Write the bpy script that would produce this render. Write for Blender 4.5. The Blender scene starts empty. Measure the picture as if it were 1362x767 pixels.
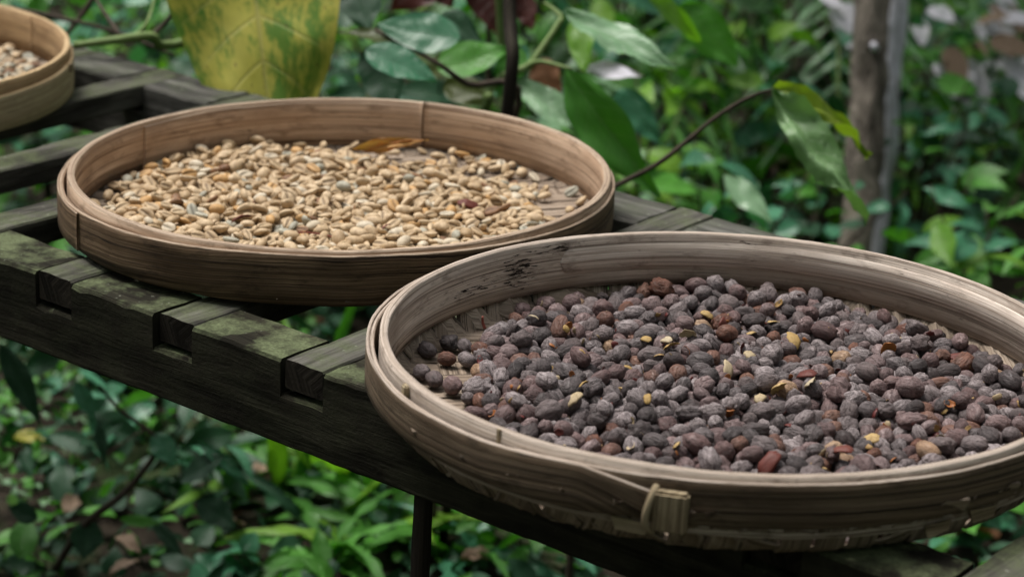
import bpy, bmesh, math, random, zlib, base64
import numpy as np
from mathutils import Vector, Matrix, Quaternion, noise

# ---------------------------------------------------------------- camera
scene = bpy.context.scene
F_PX, PITCH, ROLL = 3000.85, 0.3446, 0.0532
CAM = Vector((0.0, 0.0, 1.5008))
RIM_Z = 0.811
cp, sp, cr, sr = math.cos(PITCH), math.sin(PITCH), math.cos(ROLL), math.sin(ROLL)
RIGHT = Vector((cr, sr * sp, sr * cp))
UP = Vector((-sr, cr * sp, cr * cp))
FWD = Vector((0, cp, -sp))
cam_data = bpy.data.cameras.new('camera')
cam = bpy.data.objects.new('camera', cam_data)
scene.collection.objects.link(cam)
cam.matrix_world = Matrix((
    (RIGHT.x, UP.x, -FWD.x, CAM.x), (RIGHT.y, UP.y, -FWD.y, CAM.y),
    (RIGHT.z, UP.z, -FWD.z, CAM.z), (0, 0, 0, 1)))
cam_data.sensor_fit = 'HORIZONTAL'
cam_data.sensor_width = 36
cam_data.lens = 36 * F_PX / 1362
cam_data.clip_start = 0.05
cam_data.clip_end = 300
cam_data.dof.use_dof = True
cam_data.dof.focus_distance = 2.04
cam_data.dof.aperture_fstop = 5.6
scene.camera = cam
scene.render.resolution_x, scene.render.resolution_y = 1024, 576

# ---------------------------------------------------------------- light
SUN_EL, SUN_AZ = math.radians(68), math.radians(-58)      # azimuth from +Y towards +X
world = bpy.data.worlds.new('World')
scene.world = world
world.use_nodes = True
wn, wl = world.node_tree.nodes, world.node_tree.links
wn.clear()
sky = wn.new('ShaderNodeTexSky')
sky.sky_type = 'NISHITA'
sky.sun_disc = False
sky.sun_elevation = SUN_EL
sky.sun_rotation = SUN_AZ
sky.air_density = 1.0
sky.dust_density = 4.0
hsv = wn.new('ShaderNodeHueSaturation')
hsv.inputs['Saturation'].default_value = 0.18               # overcast: grey rather than blue
bg = wn.new('ShaderNodeBackground')
bg.inputs['Strength'].default_value = 0.05
wo = wn.new('ShaderNodeOutputWorld')
wl.new(sky.outputs[0], hsv.inputs['Color'])
wl.new(hsv.outputs[0], bg.inputs['Color'])
wl.new(bg.outputs[0], wo.inputs['Surface'])
sun_data = bpy.data.lights.new('sun', 'SUN')
sun_data.energy = 1.5
sun_data.angle = math.radians(28)
sun_data.color = (1.0, 0.955, 0.89)
sun = bpy.data.objects.new('sun', sun_data)
scene.collection.objects.link(sun)
sdir = Vector((math.sin(SUN_AZ) * math.cos(SUN_EL), math.cos(SUN_AZ) * math.cos(SUN_EL), math.sin(SUN_EL)))
sun.rotation_euler = sdir.to_track_quat('Z', 'Y').to_euler()
scene.view_settings.view_transform = 'Standard'
scene.view_settings.look = 'None'
scene.view_settings.gamma = 1
scene.view_settings.exposure = 1.4
scene.cycles.max_bounces = 8
scene.cycles.use_denoising = True

random.seed(4)
np.random.seed(4)
COL = scene.collection
PI = math.pi


def at(px, py, depth):
    """World point seen at a pixel of the 1362x767 photograph, at a depth along the view axis."""
    return CAM + (FWD + RIGHT * ((px - 681) / F_PX) - UP * ((py - 383.5) / F_PX)) * depth


def at_z(px, py, z):
    d = FWD + RIGHT * ((px - 681) / F_PX) - UP * ((py - 383.5) / F_PX)
    return CAM + d * ((z - CAM.z) / d.z)


def to_px(p):
    d = Vector(p) - CAM
    w = d.dot(FWD)
    return 681 + F_PX * d.dot(RIGHT) / w, 383.5 - F_PX * d.dot(UP) / w, w


def phi_of(px, c, R, z, back):
    """Angle on a hoop of radius R round c whose point at height z shows in column px."""
    best = None
    for k in range(0, 720):
        a = math.radians(k * 0.5)
        if (math.sin(a) > 0) != back:
            continue
        x, y, w = to_px((c[0] + R * math.cos(a), c[1] + R * math.sin(a), z))
        if best is None or abs(x - px) < best[0]:
            best = (abs(x - px), a)
    return best[1]


# ---------------------------------------------------------------- node helpers
class NT:
    def __init__(self, name):
        self.m = bpy.data.materials.new(name)
        self.m.use_nodes = True
        self.t = self.m.node_tree
        self.n, self.l = self.t.nodes, self.t.links
        self.n.clear()
        self.out = self.n.new('ShaderNodeOutputMaterial')
        self.p = self.n.new('ShaderNodeBsdfPrincipled')
        self.l.new(self.p.outputs[0], self.out.inputs[0])

    def node(self, kind, **kw):
        nd = self.n.new(kind)
        for k, v in kw.items():
            setattr(nd, k, v)
        return nd

    def set(self, sock, v):
        if isinstance(v, bpy.types.NodeSocket):
            self.l.new(v, sock)
        else:
            sock.default_value = v

    def uv(self):
        return self.node('ShaderNodeTexCoord').outputs['UV']

    def obj(self):
        return self.node('ShaderNodeTexCoord').outputs['Object']

    def mapped(self, vec, scale=(1, 1, 1), loc=(0, 0, 0), rot=(0, 0, 0)):
        mp = self.node('ShaderNodeMapping')
        self.set(mp.inputs['Vector'], vec)
        mp.inputs['Scale'].default_value = scale
        mp.inputs['Rotation'].default_value = rot
        self.set(mp.inputs['Location'], loc)
        return mp.outputs[0]

    def noise(self, vec, scale=5, detail=4, rough=0.55, dist=0.0):
        nz = self.node('ShaderNodeTexNoise')
        self.set(nz.inputs['Vector'], vec)
        nz.inputs['Scale'].default_value = scale
        nz.inputs['Detail'].default_value = detail
        nz.inputs['Roughness'].default_value = rough
        nz.inputs['Distortion'].default_value = dist
        return nz.outputs['Fac']

    def ramp(self, fac, stops, interp='LINEAR'):
        r = self.node('ShaderNodeValToRGB')
        r.color_ramp.interpolation = interp
        while len(r.color_ramp.elements) < len(stops):
            r.color_ramp.elements.new(0.5)
        for e, (pos, c) in zip(r.color_ramp.elements, stops):
            e.position = pos
            e.color = (c, c, c, 1) if isinstance(c, (int, float)) else (*c, 1)
        self.set(r.inputs[0], fac)
        return r.outputs[0]

    def mix(self, fac, a, b, mode='MIX'):
        mx = self.node('ShaderNodeMix', data_type='RGBA', blend_type=mode)
        self.set(mx.inputs[0], fac)
        for sock, v in ((mx.inputs[6], a), (mx.inputs[7], b)):
            if isinstance(v, (tuple, list)) and len(v) == 3:
                v = (*v, 1)
            self.set(sock, v)
        return mx.outputs[2]

    def math(self, op, a, b=0.0, clamp=False):
        mn = self.node('ShaderNodeMath', operation=op, use_clamp=clamp)
        self.set(mn.inputs[0], a)
        self.set(mn.inputs[1], b)
        return mn.outputs[0]

    def bump(self, h, strength=0.5, dist=0.002, normal=None):
        b = self.node('ShaderNodeBump')
        b.inputs['Strength'].default_value = strength
        b.inputs['Distance'].default_value = dist
        self.set(b.inputs['Height'], h)
        if normal is not None:
            self.l.new(normal, b.inputs['Normal'])
        return b.outputs[0]

    def rnd(self):
        """One random number per piece, joined or not."""
        a = self.node('ShaderNodeObjectInfo').outputs['Random']
        b = self.node('ShaderNodeNewGeometry').outputs['Random Per Island']
        return self.math('FRACT', self.math('ADD', a, b))

    def finish(self, col, rough=0.7, normal=None, spec=None):
        self.set(self.p.inputs['Base Color'], col if not (isinstance(col, tuple) and len(col) == 3) else (*col, 1))
        self.set(self.p.inputs['Roughness'], rough)
        if normal is not None:
            self.l.new(normal, self.p.inputs['Normal'])
        if spec is not None:
            self.p.inputs['Specular IOR Level'].default_value = spec
        return self.m


def mat_bamboo(name, light, mid, dark, worm=None, seed=0.0):
    """Split bamboo: long grain along u (metres round the hoop), v is height in metres."""
    t = NT(name)
    uv = t.uv()
    fine = t.noise(t.mapped(uv, (4, 640, 1), (seed, 0, 0)), 1, 4, 0.65, 0.02)
    mid_n = t.noise(t.mapped(uv, (1.5, 210, 1), (seed + 3, 7, 0)), 1, 5, 0.65, 0.02)
    big = t.noise(t.mapped(uv, (7, 14, 1), (seed + 9, 2, 0)), 1, 5, 0.6)
    spots = t.noise(t.mapped(uv, (60, 160, 1), (seed, 5, 0)), 1, 3, 0.5)
    c = t.mix(t.ramp(fine, [(0.42, 0), (0.56, 1)]), mid, light)
    c = t.mix(t.ramp(mid_n, [(0.38, 1.0), (0.50, 0)]), c, dark)
    c = t.mix(t.ramp(big, [(0.38, 0.85), (0.56, 0)]), c, tuple(0.55 * (a + b) for a, b in zip(mid, dark)))
    thin = t.noise(t.mapped(uv, (2.5, 420, 1), (seed + 1, 0, 0)), 1, 4, 0.7, 0.0)
    c = t.mix(t.ramp(thin, [(0.36, 0.9), (0.43, 0)]), c, tuple(x * 0.45 for x in dark))
    split = t.noise(t.mapped(uv, (9, 300, 1), (seed + 6, 4, 0)), 1, 3, 0.6, 0.3)
    c = t.mix(t.ramp(split, [(0.655, 0), (0.70, 0.9)]), c, tuple(x * 0.3 for x in dark))
    blotch = t.noise(t.mapped(uv, (22, 55, 1), (seed + 2, 3, 0)), 1, 5, 0.7, 0.2)
    c = t.mix(t.ramp(blotch, [(0.30, 0.75), (0.46, 0)]), c, tuple(x * 0.8 for x in dark))
    c = t.mix(t.ramp(spots, [(0.70, 0), (0.76, 0.75)]), c, tuple(x * 0.4 for x in dark))
    h = t.math('ADD', t.math('MULTIPLY', fine, 0.7), t.math('MULTIPLY', mid_n, 0.8))
    if worm:
        sep = t.node('ShaderNodeSeparateXYZ')
        t.l.new(uv, sep.inputs[0])
        m = None
        for (u0, v0, su, sv, amp) in worm:
            du = t.math('DIVIDE', t.math('SUBTRACT', sep.outputs[0], u0), su)
            dv = t.math('DIVIDE', t.math('SUBTRACT', sep.outputs[1], v0), sv)
            d2 = t.math('ADD', t.math('MULTIPLY', du, du), t.math('MULTIPLY', dv, dv))
            g = t.math('MULTIPLY', t.math('EXPONENT', t.math('MULTIPLY', d2, -1.0)), amp)
            m = g if m is None else t.math('MAXIMUM', m, g)
        pit = t.noise(t.mapped(uv, (70, 420, 1), (1.7, 0, 0)), 1, 4, 0.68, 0.25)
        w = t.ramp(t.math('ADD', pit, t.math('MULTIPLY', m, 0.30)), [(0.745, 0), (0.78, 1)])
        c = t.mix(w, c, (0.012, 0.009, 0.007))
        stain = t.math('MULTIPLY', m, 0.12)
        c = t.mix(stain, c, dark)
        h = t.math('SUBTRACT', h, t.math('MULTIPLY', w, 2.5))
    r = t.ramp(fine, [(0.3, 0.62), (0.7, 0.78)])
    return t.finish(c, r, t.bump(h, 0.8, 0.0016), 0.22)


def mat_wood(name, base, pale, moss, moss_amt, seed=0.0):
    """Weathered board; u runs along the board. Moss and grime settle on it in patches."""
    t = NT(name)
    uv = t.uv()
    g1 = t.noise(t.mapped(uv, (7, 260, 1), (seed, 0, 0)), 1, 5, 0.62, 0.6)
    g2 = t.noise(t.mapped(uv, (4, 60, 1), (seed + 4, 1, 0)), 1, 4, 0.6, 0.9)
    blot = t.noise(t.mapped(t.obj(), (1, 1, 1), (seed, 0, 0)), 26, 6, 0.65)
    fine = t.noise(t.obj(), 320, 4, 0.6)
    c = t.mix(t.ramp(g1, [(0.32, 0), (0.7, 1)]), base, pale)
    c = t.mix(t.ramp(g2, [(0.42, 0.75), (0.56, 0)]), c, tuple(x * 0.35 for x in base))
    up = t.node('ShaderNodeSeparateXYZ')
    geo = t.node('ShaderNodeNewGeometry')
    t.l.new(geo.outputs['Normal'], up.inputs[0])
    upm = t.ramp(up.outputs[2], [(0.3, 0.08), (0.8, 1)])
    mm = t.math('MULTIPLY', t.ramp(blot, [(0.42, 0), (0.62, 1)]), upm)
    mm = t.math('MULTIPLY', mm, moss_amt)
    mc = t.mix(t.ramp(fine, [(0.35, 0), (0.65, 1)]), tuple(x * 0.6 for x in moss), moss)
    c = t.mix(mm, c, mc)
    spots = t.noise(t.obj(), 120, 3, 0.6)
    c = t.mix(t.math('MULTIPLY', t.ramp(spots, [(0.66, 0), (0.72, 0.5)]), upm), c, (0.30, 0.31, 0.25))
    h = t.math('ADD', t.math('MULTIPLY', g1, 1.0), t.math('MULTIPLY', fine, 0.35))
    h = t.math('ADD', h, t.math('MULTIPLY', g2, 0.8))
    return t.finish(c, 0.9, t.bump(h, 0.9, 0.0022), 0.10)


def local_vec(t, r, scale):
    at_ = t.node('ShaderNodeAttribute', attribute_name='local')
    vec = t.node('ShaderNodeVectorMath', operation='ADD')
    t.l.new(t.mapped(at_.outputs['Vector'], scale), vec.inputs[0])
    cmb = t.node('ShaderNodeCombineXYZ')
    for i in range(3):
        t.set(cmb.inputs[i], t.math('MULTIPLY', r, 31.0 + 17 * i))
    t.l.new(cmb.outputs[0], vec.inputs[1])
    return vec.outputs[0], at_.outputs['Alpha']


def mat_cherry(name, a, b, bloom, amt=0.6, shine=0.55):
    """Dried coffee cherry skin: wrinkled lengthwise, with a dusty bloom."""
    t = NT(name)
    r = t.rnd()
    v, _ = local_vec(t, r, (2.6, 7.5, 7.5))
    v2, _ = local_vec(t, r, (1, 1, 1))
    n1 = t.noise(v, 1, 5, 0.62, 1.0)
    n2 = t.noise(v2, 3.0, 3, 0.6)
    n3 = t.noise(v2, 26, 3, 0.65)
    c = t.mix(r, a, b)
    c = t.mix(t.ramp(n2, [(0.35, 0), (0.7, 0.7)]), c, tuple(x * 0.45 for x in a))
    crease = t.ramp(n1, [(0.36, 1), (0.46, 0)])
    dust = t.ramp(t.math('ADD', t.math('MULTIPLY', n1, 0.40), t.math('MULTIPLY', n3, 0.60)), [(0.38, 0), (0.60, 1)])
    r2 = t.math('FRACT', t.math('MULTIPLY', r, 7.31))
    amount = t.math('MULTIPLY', dust, t.math('MULTIPLY', t.math('ADD', r2, 0.15), amt), True)
    c = t.mix(amount, c, bloom)
    c = t.mix(t.math('MULTIPLY', crease, 0.5), c, tuple(x * 0.35 for x in a))
    h = t.math('ADD', t.math('MULTIPLY', t.ramp(n1, [(0.34, 0), (0.55, 1)]), 1.0), t.math('MULTIPLY', n3, 0.30))
    return t.finish(c, shine, t.bump(h, 0.85, 0.0009), 0.35)


def mat_bean(name, a, b, dark):
    t = NT(name)
    r = t.rnd()
    v, groove = local_vec(t, r, (1, 1, 1))
    n1 = t.noise(v, 3.2, 4, 0.6)
    n2 = t.noise(v, 18, 3, 0.6)
    c = t.mix(r, a, b)
    c = t.mix(t.ramp(n1, [(0.36, 0.5), (0.56, 0)]), c, dark)
    c = t.mix(t.ramp(n2, [(0.35, 0.35), (0.55, 0)]), c, dark)
    c = t.mix(t.math('MULTIPLY', groove, 0.85), c, tuple(x * 0.40 for x in dark))
    return t.finish(c, 0.6, t.bump(t.math('ADD', n1, t.math('MULTIPLY', n2, 0.3)), 0.5, 0.0007), 0.3)


def mat_leaf(name, a, b, vein, spots=None, rough=0.42, transl=0.3, patch=None, veins=9):
    """Leaf blade; u runs base to tip 0..1, v across -1..1."""
    t = NT(name)
    uv = t.uv()
    r = t.rnd()
    sep = t.node('ShaderNodeSeparateXYZ')
    t.l.new(uv, sep.inputs[0])
    u, v = sep.outputs[0], sep.outputs[1]
    av = t.math('ABSOLUTE', v)
    n = t.noise(t.mapped(uv, (6, 3, 1)), 1, 4, 0.6)
    nf = t.noise(t.mapped(uv, (90, 40, 1)), 1, 3, 0.6)
    c = t.mix(r, a, b)
    if patch:
        pc, lo, hi = patch
        pn = t.math('ADD', t.math('MULTIPLY', t.noise(t.mapped(uv, (2.6, 1.3, 1), (5, 2, 0)), 1, 6, 0.68, 0.3), 0.75), t.math('MULTIPLY', t.noise(t.mapped(uv, (26, 14, 1)), 1, 3, 0.6), 0.25))
        c = t.mix(t.ramp(pn, [(lo, 0), (hi, 1)]), c, pc)
    c = t.mix(t.ramp(n, [(0.35, 0.35), (0.65, 0)]), c, tuple(x * 0.55 for x in a))
    # side veins sweep towards the tip
    s = t.math('MULTIPLY', t.math('SUBTRACT', u, t.math('MULTIPLY', av, 0.16)), veins)
    tri = t.math('ABSOLUTE', t.math('SUBTRACT', t.math('FRACT', s), 0.5))
    side = t.ramp(tri, [(0.0, 1), (0.06, 0)])
    side = t.math('MULTIPLY', side, t.ramp(av, [(0.55, 1), (0.95, 0.2)]))
    rib = t.ramp(av, [(0.0, 1), (0.035, 0)])
    vv = t.math('MAXIMUM', t.math('MULTIPLY', side, 0.6), rib)
    c = t.mix(t.math('MULTIPLY', vv, 0.7), c, vein)
    if spots:
        sn = t.noise(t.mapped(uv, (30, 18, 1)), 1, 3, 0.6)
        c = t.mix(t.ramp(sn, [(0.66, 0), (0.70, 0.9)]), c, spots)
    h = t.math('SUBTRACT', t.math('MULTIPLY', nf, 0.2), t.math('MULTIPLY', vv, 1.0))
    nor = t.bump(h, 0.5, 0.002)
    t.finish(c, rough, nor, 0.4)
    tr = t.node('ShaderNodeBsdfTranslucent')
    t.l.new(t.mix(1.0, c, (1.0, 1.25, 0.45), 'MULTIPLY'), tr.inputs[0])
    mx = t.node('ShaderNodeMixShader')
    mx.inputs[0].default_value = transl
    t.l.new(t.p.outputs[0], mx.inputs[1])
    t.l.new(tr.outputs[0], mx.inputs[2])
    t.l.new(mx.outputs[0], t.out.inputs[0])
    return t.m


def mat_plain(name, a, b, scale=20, rough=0.8, bump=0.3, stretch=(1, 1, 1), dist=0.003):
    t = NT(name)
    v = t.mapped(t.obj(), stretch)
    n = t.noise(v, scale, 5, 0.62)
    n2 = t.noise(v, scale * 9, 3, 0.6)
    c = t.mix(t.ramp(t.math('ADD', t.math('MULTIPLY', n, 0.65), t.math('MULTIPLY', n2, 0.35)), [(0.38, 0), (0.62, 1)]), a, b)
    return t.finish(c, rough, t.bump(t.math('ADD', n, n2), bump, dist), 0.3)


# ---------------------------------------------------------------- mesh helpers
def mesh_of(name, verts, faces, mats=(), uvs=None, smooth=True, mat_idx=None):
    me = bpy.data.meshes.new(name)
    me.from_pydata([tuple(v) for v in verts], [], faces)
    for m in mats:
        me.materials.append(m)
    if uvs is not None:
        layer = me.uv_layers.new(name='uv')
        vi = np.empty(len(me.loops), dtype=np.int32)
        me.loops.foreach_get('vertex_index', vi)
        if len(uvs) == len(verts):
            arr = np.asarray(uvs, dtype=np.float32)[vi]
        else:
            arr = np.asarray(uvs, dtype=np.float32)
        layer.data.foreach_set('uv', arr.ravel())
    if mat_idx is not None:
        me.polygons.foreach_set('material_index', np.asarray(mat_idx, dtype=np.int32))
    if smooth:
        me.polygons.foreach_set('use_smooth', np.ones(len(me.polygons), dtype=bool))
    me.update()
    return me


def put(name, me, parent=None, loc=None, rot=None, scale=None):
    o = bpy.data.objects.new(name, me)
    COL.objects.link(o)
    if parent is not None:
        o.parent = parent
    if loc is not None:
        o.location = loc
    if rot is not None:
        o.rotation_euler = rot
    if scale is not None:
        o.scale = scale
    return o


def tag(o, label=None, cat=None, group=None, kind=None):
    if label:
        o['label'] = label
    if cat:
        o['category'] = cat
    if group:
        o['group'] = group
    if kind:
        o['kind'] = kind
    return o


def empty(name, loc=(0, 0, 0), label=None, cat=None, group=None):
    o = bpy.data.objects.new(name, None)
    o.empty_display_size = 0.05
    o.location = loc
    COL.objects.link(o)
    return tag(o, label, cat, group)


def tube(path, radii, seg=8, wob=0.0, cap=True):
    """Vertices, faces and uvs of a bent round stick."""
    P = [Vector(p) for p in path]
    n = len(P)
    V, Fc, U = [], [], []
    ref = Vector((0.3, 0.2, 1)).normalized()
    dist = 0
    side = None
    for i, p in enumerate(P):
        d = (P[min(i + 1, n - 1)] - P[max(i - 1, 0)]).normalized()
        if side is None:
            side = d.cross(ref)
            if side.length < 0.1:
                side = d.cross(Vector((1, 0, 0)))
        side = (side - d * side.dot(d)).normalized()
        other = d.cross(side)
        if i:
            dist += (P[i] - P[i - 1]).length
        for k in range(seg):
            a = math.tau * k / seg
            rr = radii[i] * (1 + wob * noise.noise((p.x * 9 + k, p.y * 9, p.z * 14)))
            V.append(p + (side * math.cos(a) + other * math.sin(a)) * rr)
            U.append((dist, a * radii[i]))
        if i:
            for k in range(seg):
                k2 = (k + 1) % seg
                Fc.append(((i - 1) * seg + k, (i - 1) * seg + k2, i * seg + k2, i * seg + k))
    if cap:
        Fc.append(tuple(range(seg))[::-1])
        Fc.append(tuple((n - 1) * seg + k for k in range(seg)))
    return V, Fc, U


def curve_pts(pts, n=14):
    """Catmull-Rom through the points."""
    P = [Vector(p) for p in pts]
    P = [P[0] * 2 - P[1]] + P + [P[-1] * 2 - P[-2]]
    out = []
    for i in range(1, len(P) - 2):
        for k in range(n):
            t = k / n
            a, b, c, d = P[i - 1], P[i], P[i + 1], P[i + 2]
            out.append(0.5 * ((2 * b) + (c - a) * t + (2 * a - 5 * b + 4 * c - d) * t * t + (3 * b - a - 3 * c + d) * t ** 3))
    out.append(P[-2])
    return out


def stick(name, pts, r0, r1, mat, parent=None, seg=7, n=6, wob=0.15):
    c = curve_pts(pts, n)
    rr = [r0 + (r1 - r0) * i / (len(c) - 1) for i in range(len(c))]
    V, Fc, U = tube(c, rr, seg, wob)
    return put(name, mesh_of(name, V, Fc, [mat], U), parent)

# ---------------------------------------------------------------- materials
M_HOOP_B = mat_bamboo('weathered_bamboo', (0.74, 0.64, 0.555), (0.54, 0.445, 0.37), (0.17, 0.125, 0.095), seed=0,
                      worm=[(0.665, 0.046, 0.028, 0.024, 0.92), (0.73, 0.040, 0.050, 0.012, 0.72), (0.62, 0.062, 0.05, 0.008, 0.7),
                            (0.42, 0.062, 0.018, 0.004, 0.8), (0.90, 0.024, 0.012, 0.004, 0.6), (0.88, 0.046, 0.006, 0.006, 0.6)])
M_OUT_B = mat_bamboo('grey_brown_bamboo', (0.20, 0.148, 0.10), (0.105, 0.070, 0.044), (0.026, 0.017, 0.010), seed=11)
M_HOOP_A = mat_bamboo('red_brown_bamboo', (0.70, 0.52, 0.38), (0.52, 0.355, 0.24), (0.19, 0.115, 0.07), seed=23)
M_OUT_A = mat_bamboo('dark_brown_bamboo', (0.21, 0.142, 0.086), (0.105, 0.064, 0.034), (0.030, 0.018, 0.010), seed=31)
M_HOOP_C = mat_bamboo('fresh_bamboo', (0.58, 0.40, 0.22), (0.42, 0.27, 0.14), (0.22, 0.13, 0.07), seed=41)
M_OUT_C = mat_bamboo('pale_bamboo', (0.52, 0.43, 0.27), (0.42, 0.34, 0.20), (0.30, 0.23, 0.13), seed=47)
M_STRIP = mat_bamboo('woven_strip', (0.40, 0.32, 0.25), (0.25, 0.19, 0.14), (0.09, 0.064, 0.045), seed=53)
M_TIE = mat_bamboo('rattan_tie', (0.44, 0.36, 0.24), (0.28, 0.215, 0.13), (0.09, 0.065, 0.035), seed=59)
M_BEAM = mat_wood('mossy_board', (0.016, 0.014, 0.010), (0.042, 0.040, 0.027), (0.135, 0.160, 0.085), 0.95, 0)
M_RAIL = mat_wood('grey_rail', (0.06, 0.058, 0.052), (0.17, 0.165, 0.15), (0.10, 0.12, 0.07), 0.4, 2)
M_SLAT = mat_wood('grey_board', (0.045, 0.042, 0.036), (0.15, 0.145, 0.125), (0.11, 0.135, 0.065), 0.6, 6)
M_END = mat_wood('dark_end_grain', (0.016, 0.013, 0.010), (0.040, 0.034, 0.026), (0.04, 0.05, 0.025), 0.3, 14)
M_POST = mat_wood('dark_post', (0.02, 0.016, 0.013), (0.05, 0.042, 0.034), (0.05, 0.06, 0.03), 0.3, 9)

M_EDGE_B = mat_bamboo('cut_edge_grey', (0.60, 0.51, 0.44), (0.46, 0.375, 0.31), (0.22, 0.17, 0.13), seed=81)
M_EDGE_A = mat_bamboo('cut_edge_brown', (0.52, 0.41, 0.31), (0.38, 0.28, 0.20), (0.19, 0.13, 0.09), seed=85)
M_EDGE_C = mat_bamboo('cut_edge_pale', (0.62, 0.46, 0.27), (0.50, 0.35, 0.19), (0.30, 0.20, 0.10), seed=89)
EDGE_OF = {'weathered_bamboo': M_EDGE_B, 'grey_brown_bamboo': M_EDGE_B, 'red_brown_bamboo': M_EDGE_A, 'dark_brown_bamboo': M_EDGE_A, 'fresh_bamboo': M_EDGE_C, 'pale_bamboo': M_EDGE_C}
# ---------------------------------------------------------------- drying rack
TH = -0.6378
MV = Vector((math.cos(TH), math.sin(TH), 0))
NV = Vector((-math.sin(TH), math.cos(TH), 0))
TOP = 0.750
BEAM_H = 0.084


def mn(m, n, z):
    return MV * m + NV * n + Vector((0, 0, z))


PITCH_S, SLAT_W, SLAT_H = 0.163, 0.0455, 0.028
SLAT_M = [-1.600 + PITCH_S * k for k in range(-6, 13)]
rack = empty('drying_rack', mn(-0.9, 1.70, 0), 'long mossy weathered wooden slatted rack that carries the round trays', 'rack')
RINV = Vector(rack.location)


def beam(name, n0, n1, m0, m1, notch_from_front, mat, seed):
    """Rail with a notch let into its top for every slat."""
    st = []
    cuts = [(s - 0.0045, s + SLAT_W + 0.0015) for s in SLAT_M if m0 < s < m1]
    ms = [m0]
    m = m0
    edges = sorted([c for ab in cuts for c in ab])
    pts = [(m0, 0)]
    for a, b in cuts:
        pts += [(a - 0.0004, 0), (a + 0.0004, 1), (b - 0.0004, 1), (b + 0.0004, 0)]
    pts.append((m1, 0))
    full = []
    for (ma, da), (mb, db) in zip(pts, pts[1:]):
        full.append((ma, da))
        k = int((mb - ma) / 0.012)
        for i in range(1, k):
            full.append((ma + (mb - ma) * i / k, da))
    full.append(pts[-1])
    w = n1 - n0
    nd = 0.0335
    V, Fc, U = [], [], []
    for m, notch in full:
        top = TOP - (nd if notch else 0)
        bot = TOP - BEAM_H
        bump = 0.0009 * noise.noise((m * 30, seed, 0)) + 0.0006 * noise.noise((m * 110, seed, 3))
        chip = max(0.0, noise.noise((m * 45, seed, 9)) - 0.15) * 0.006
        prof = [(0.003, bot), (0, bot + 0.003), (0, bot + 0.024), (0, bot + 0.044), (0, top - 0.003 - chip),
                (0.0022 + chip, top), (w * 0.33, top + 0.0005), (w * 0.66, top - 0.0003), (w - 0.002, top),
                (w, top - 0.002), (w, bot + 0.04), (w, bot + 0.002), (w - 0.003, bot)]
        for j, (a, z) in enumerate(prof):
            d = 0.0007 * noise.noise((m * 24, a * 50 + seed, z * 60))
            V.append(mn(m, n0 + a + d + bump * 0.5, z + d + bump) - RINV)
            U.append((m, j * 0.011 + seed))
    P = 13
    for i in range(len(full) - 1):
        for j in range(P):
            j2 = (j + 1) % P
            Fc.append((i * P + j, (i + 1) * P + j, (i + 1) * P + j2, i * P + j2))
    Fc.append(tuple(range(P))[::1])
    Fc.append(tuple((len(full) - 1) * P + j for j in range(P))[::-1])
    o = put(name, mesh_of(name, V, Fc, [mat], U, smooth=False), rack)
    return o


front = beam('rail', 1.384, 1.4495, -2.62, 0.42, True, M_BEAM, 0.0)
back = beam('rail', 1.946, 2.024, -2.62, 0.42, False, M_RAIL, 5.0)
random.seed(12)
for i, s in enumerate(SLAT_M):
    ln0, ln1 = 1.384 + random.uniform(0.0015, 0.005), 2.0235 - random.uniform(0.0, 0.004)
    V, Fc, U = [], [], []
    lift = random.uniform(0.0003, 0.0022)
    K = 46
    sk = random.uniform(-0.0008, 0.0008)
    for k in range(K + 1):
        n = ln0 + (ln1 - ln0) * k / K
        b = 0.0012 * noise.noise((n * 14, s * 9, 0)) + 0.0005 * noise.noise((n * 90, s * 9, 4))
        ch = max(0, noise.noise((n * 40, s * 7, 2)) - 0.2) * 0.006
        t, bt = TOP + lift + b, TOP - SLAT_H + 0.001
        a0, a1 = s + sk, s + SLAT_W + sk
        prof = [(a0 + 0.0015, bt), (a0, bt + 0.0015), (a0, t - 0.002 - ch), (a0 + 0.0015 + ch, t), (a0 + 0.015, t + 0.0006),
                (a0 + 0.030, t - 0.0005), (a1 - 0.0018, t), (a1, t - 0.002), (a1, bt + 0.0015), (a1 - 0.0015, bt)]
        for j, (a, z) in enumerate(prof):
            V.append(mn(a + 0.0006 * noise.noise((n * 20, a * 30, z * 40)), n, z) - RINV)
            U.append((n + i * 0.37, j * 0.009 + i * 1.3))
    P = 10
    for k in range(K):
        for j in range(P):
            j2 = (j + 1) % P
            Fc.append((k * P + j, k * P + j2, (k + 1) * P + j2, (k + 1) * P + j))
    Fc.append(tuple(range(P))[::-1])
    Fc.append(tuple(K * P + j for j in range(P)))
    put('slat', mesh_of('slat', V, Fc, [M_SLAT, M_END], U, smooth=False, mat_idx=[0] * (len(Fc) - 2) + [1, 1]), rack)
for m, n, r in ((-1.125, 1.405, 0.0085), (-0.70, 1.985, 0.0065), (-2.45, 1.415, 0.0085), (-2.45, 1.985, 0.0085), (0.25, 1.415, 0.0085), (0.25, 1.985, 0.0085)):
    pts = [mn(m, n, TOP - BEAM_H + 0.002) - RINV, mn(m - 0.004, n, 0.4) - RINV, mn(m - 0.012, n - 0.004, -0.05) - RINV]
    V, Fc, U = tube(curve_pts(pts, 8), [r] * 17, 8, 0.12)
    put('leg', mesh_of('leg', V, Fc, [M_POST], U), rack)


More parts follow.
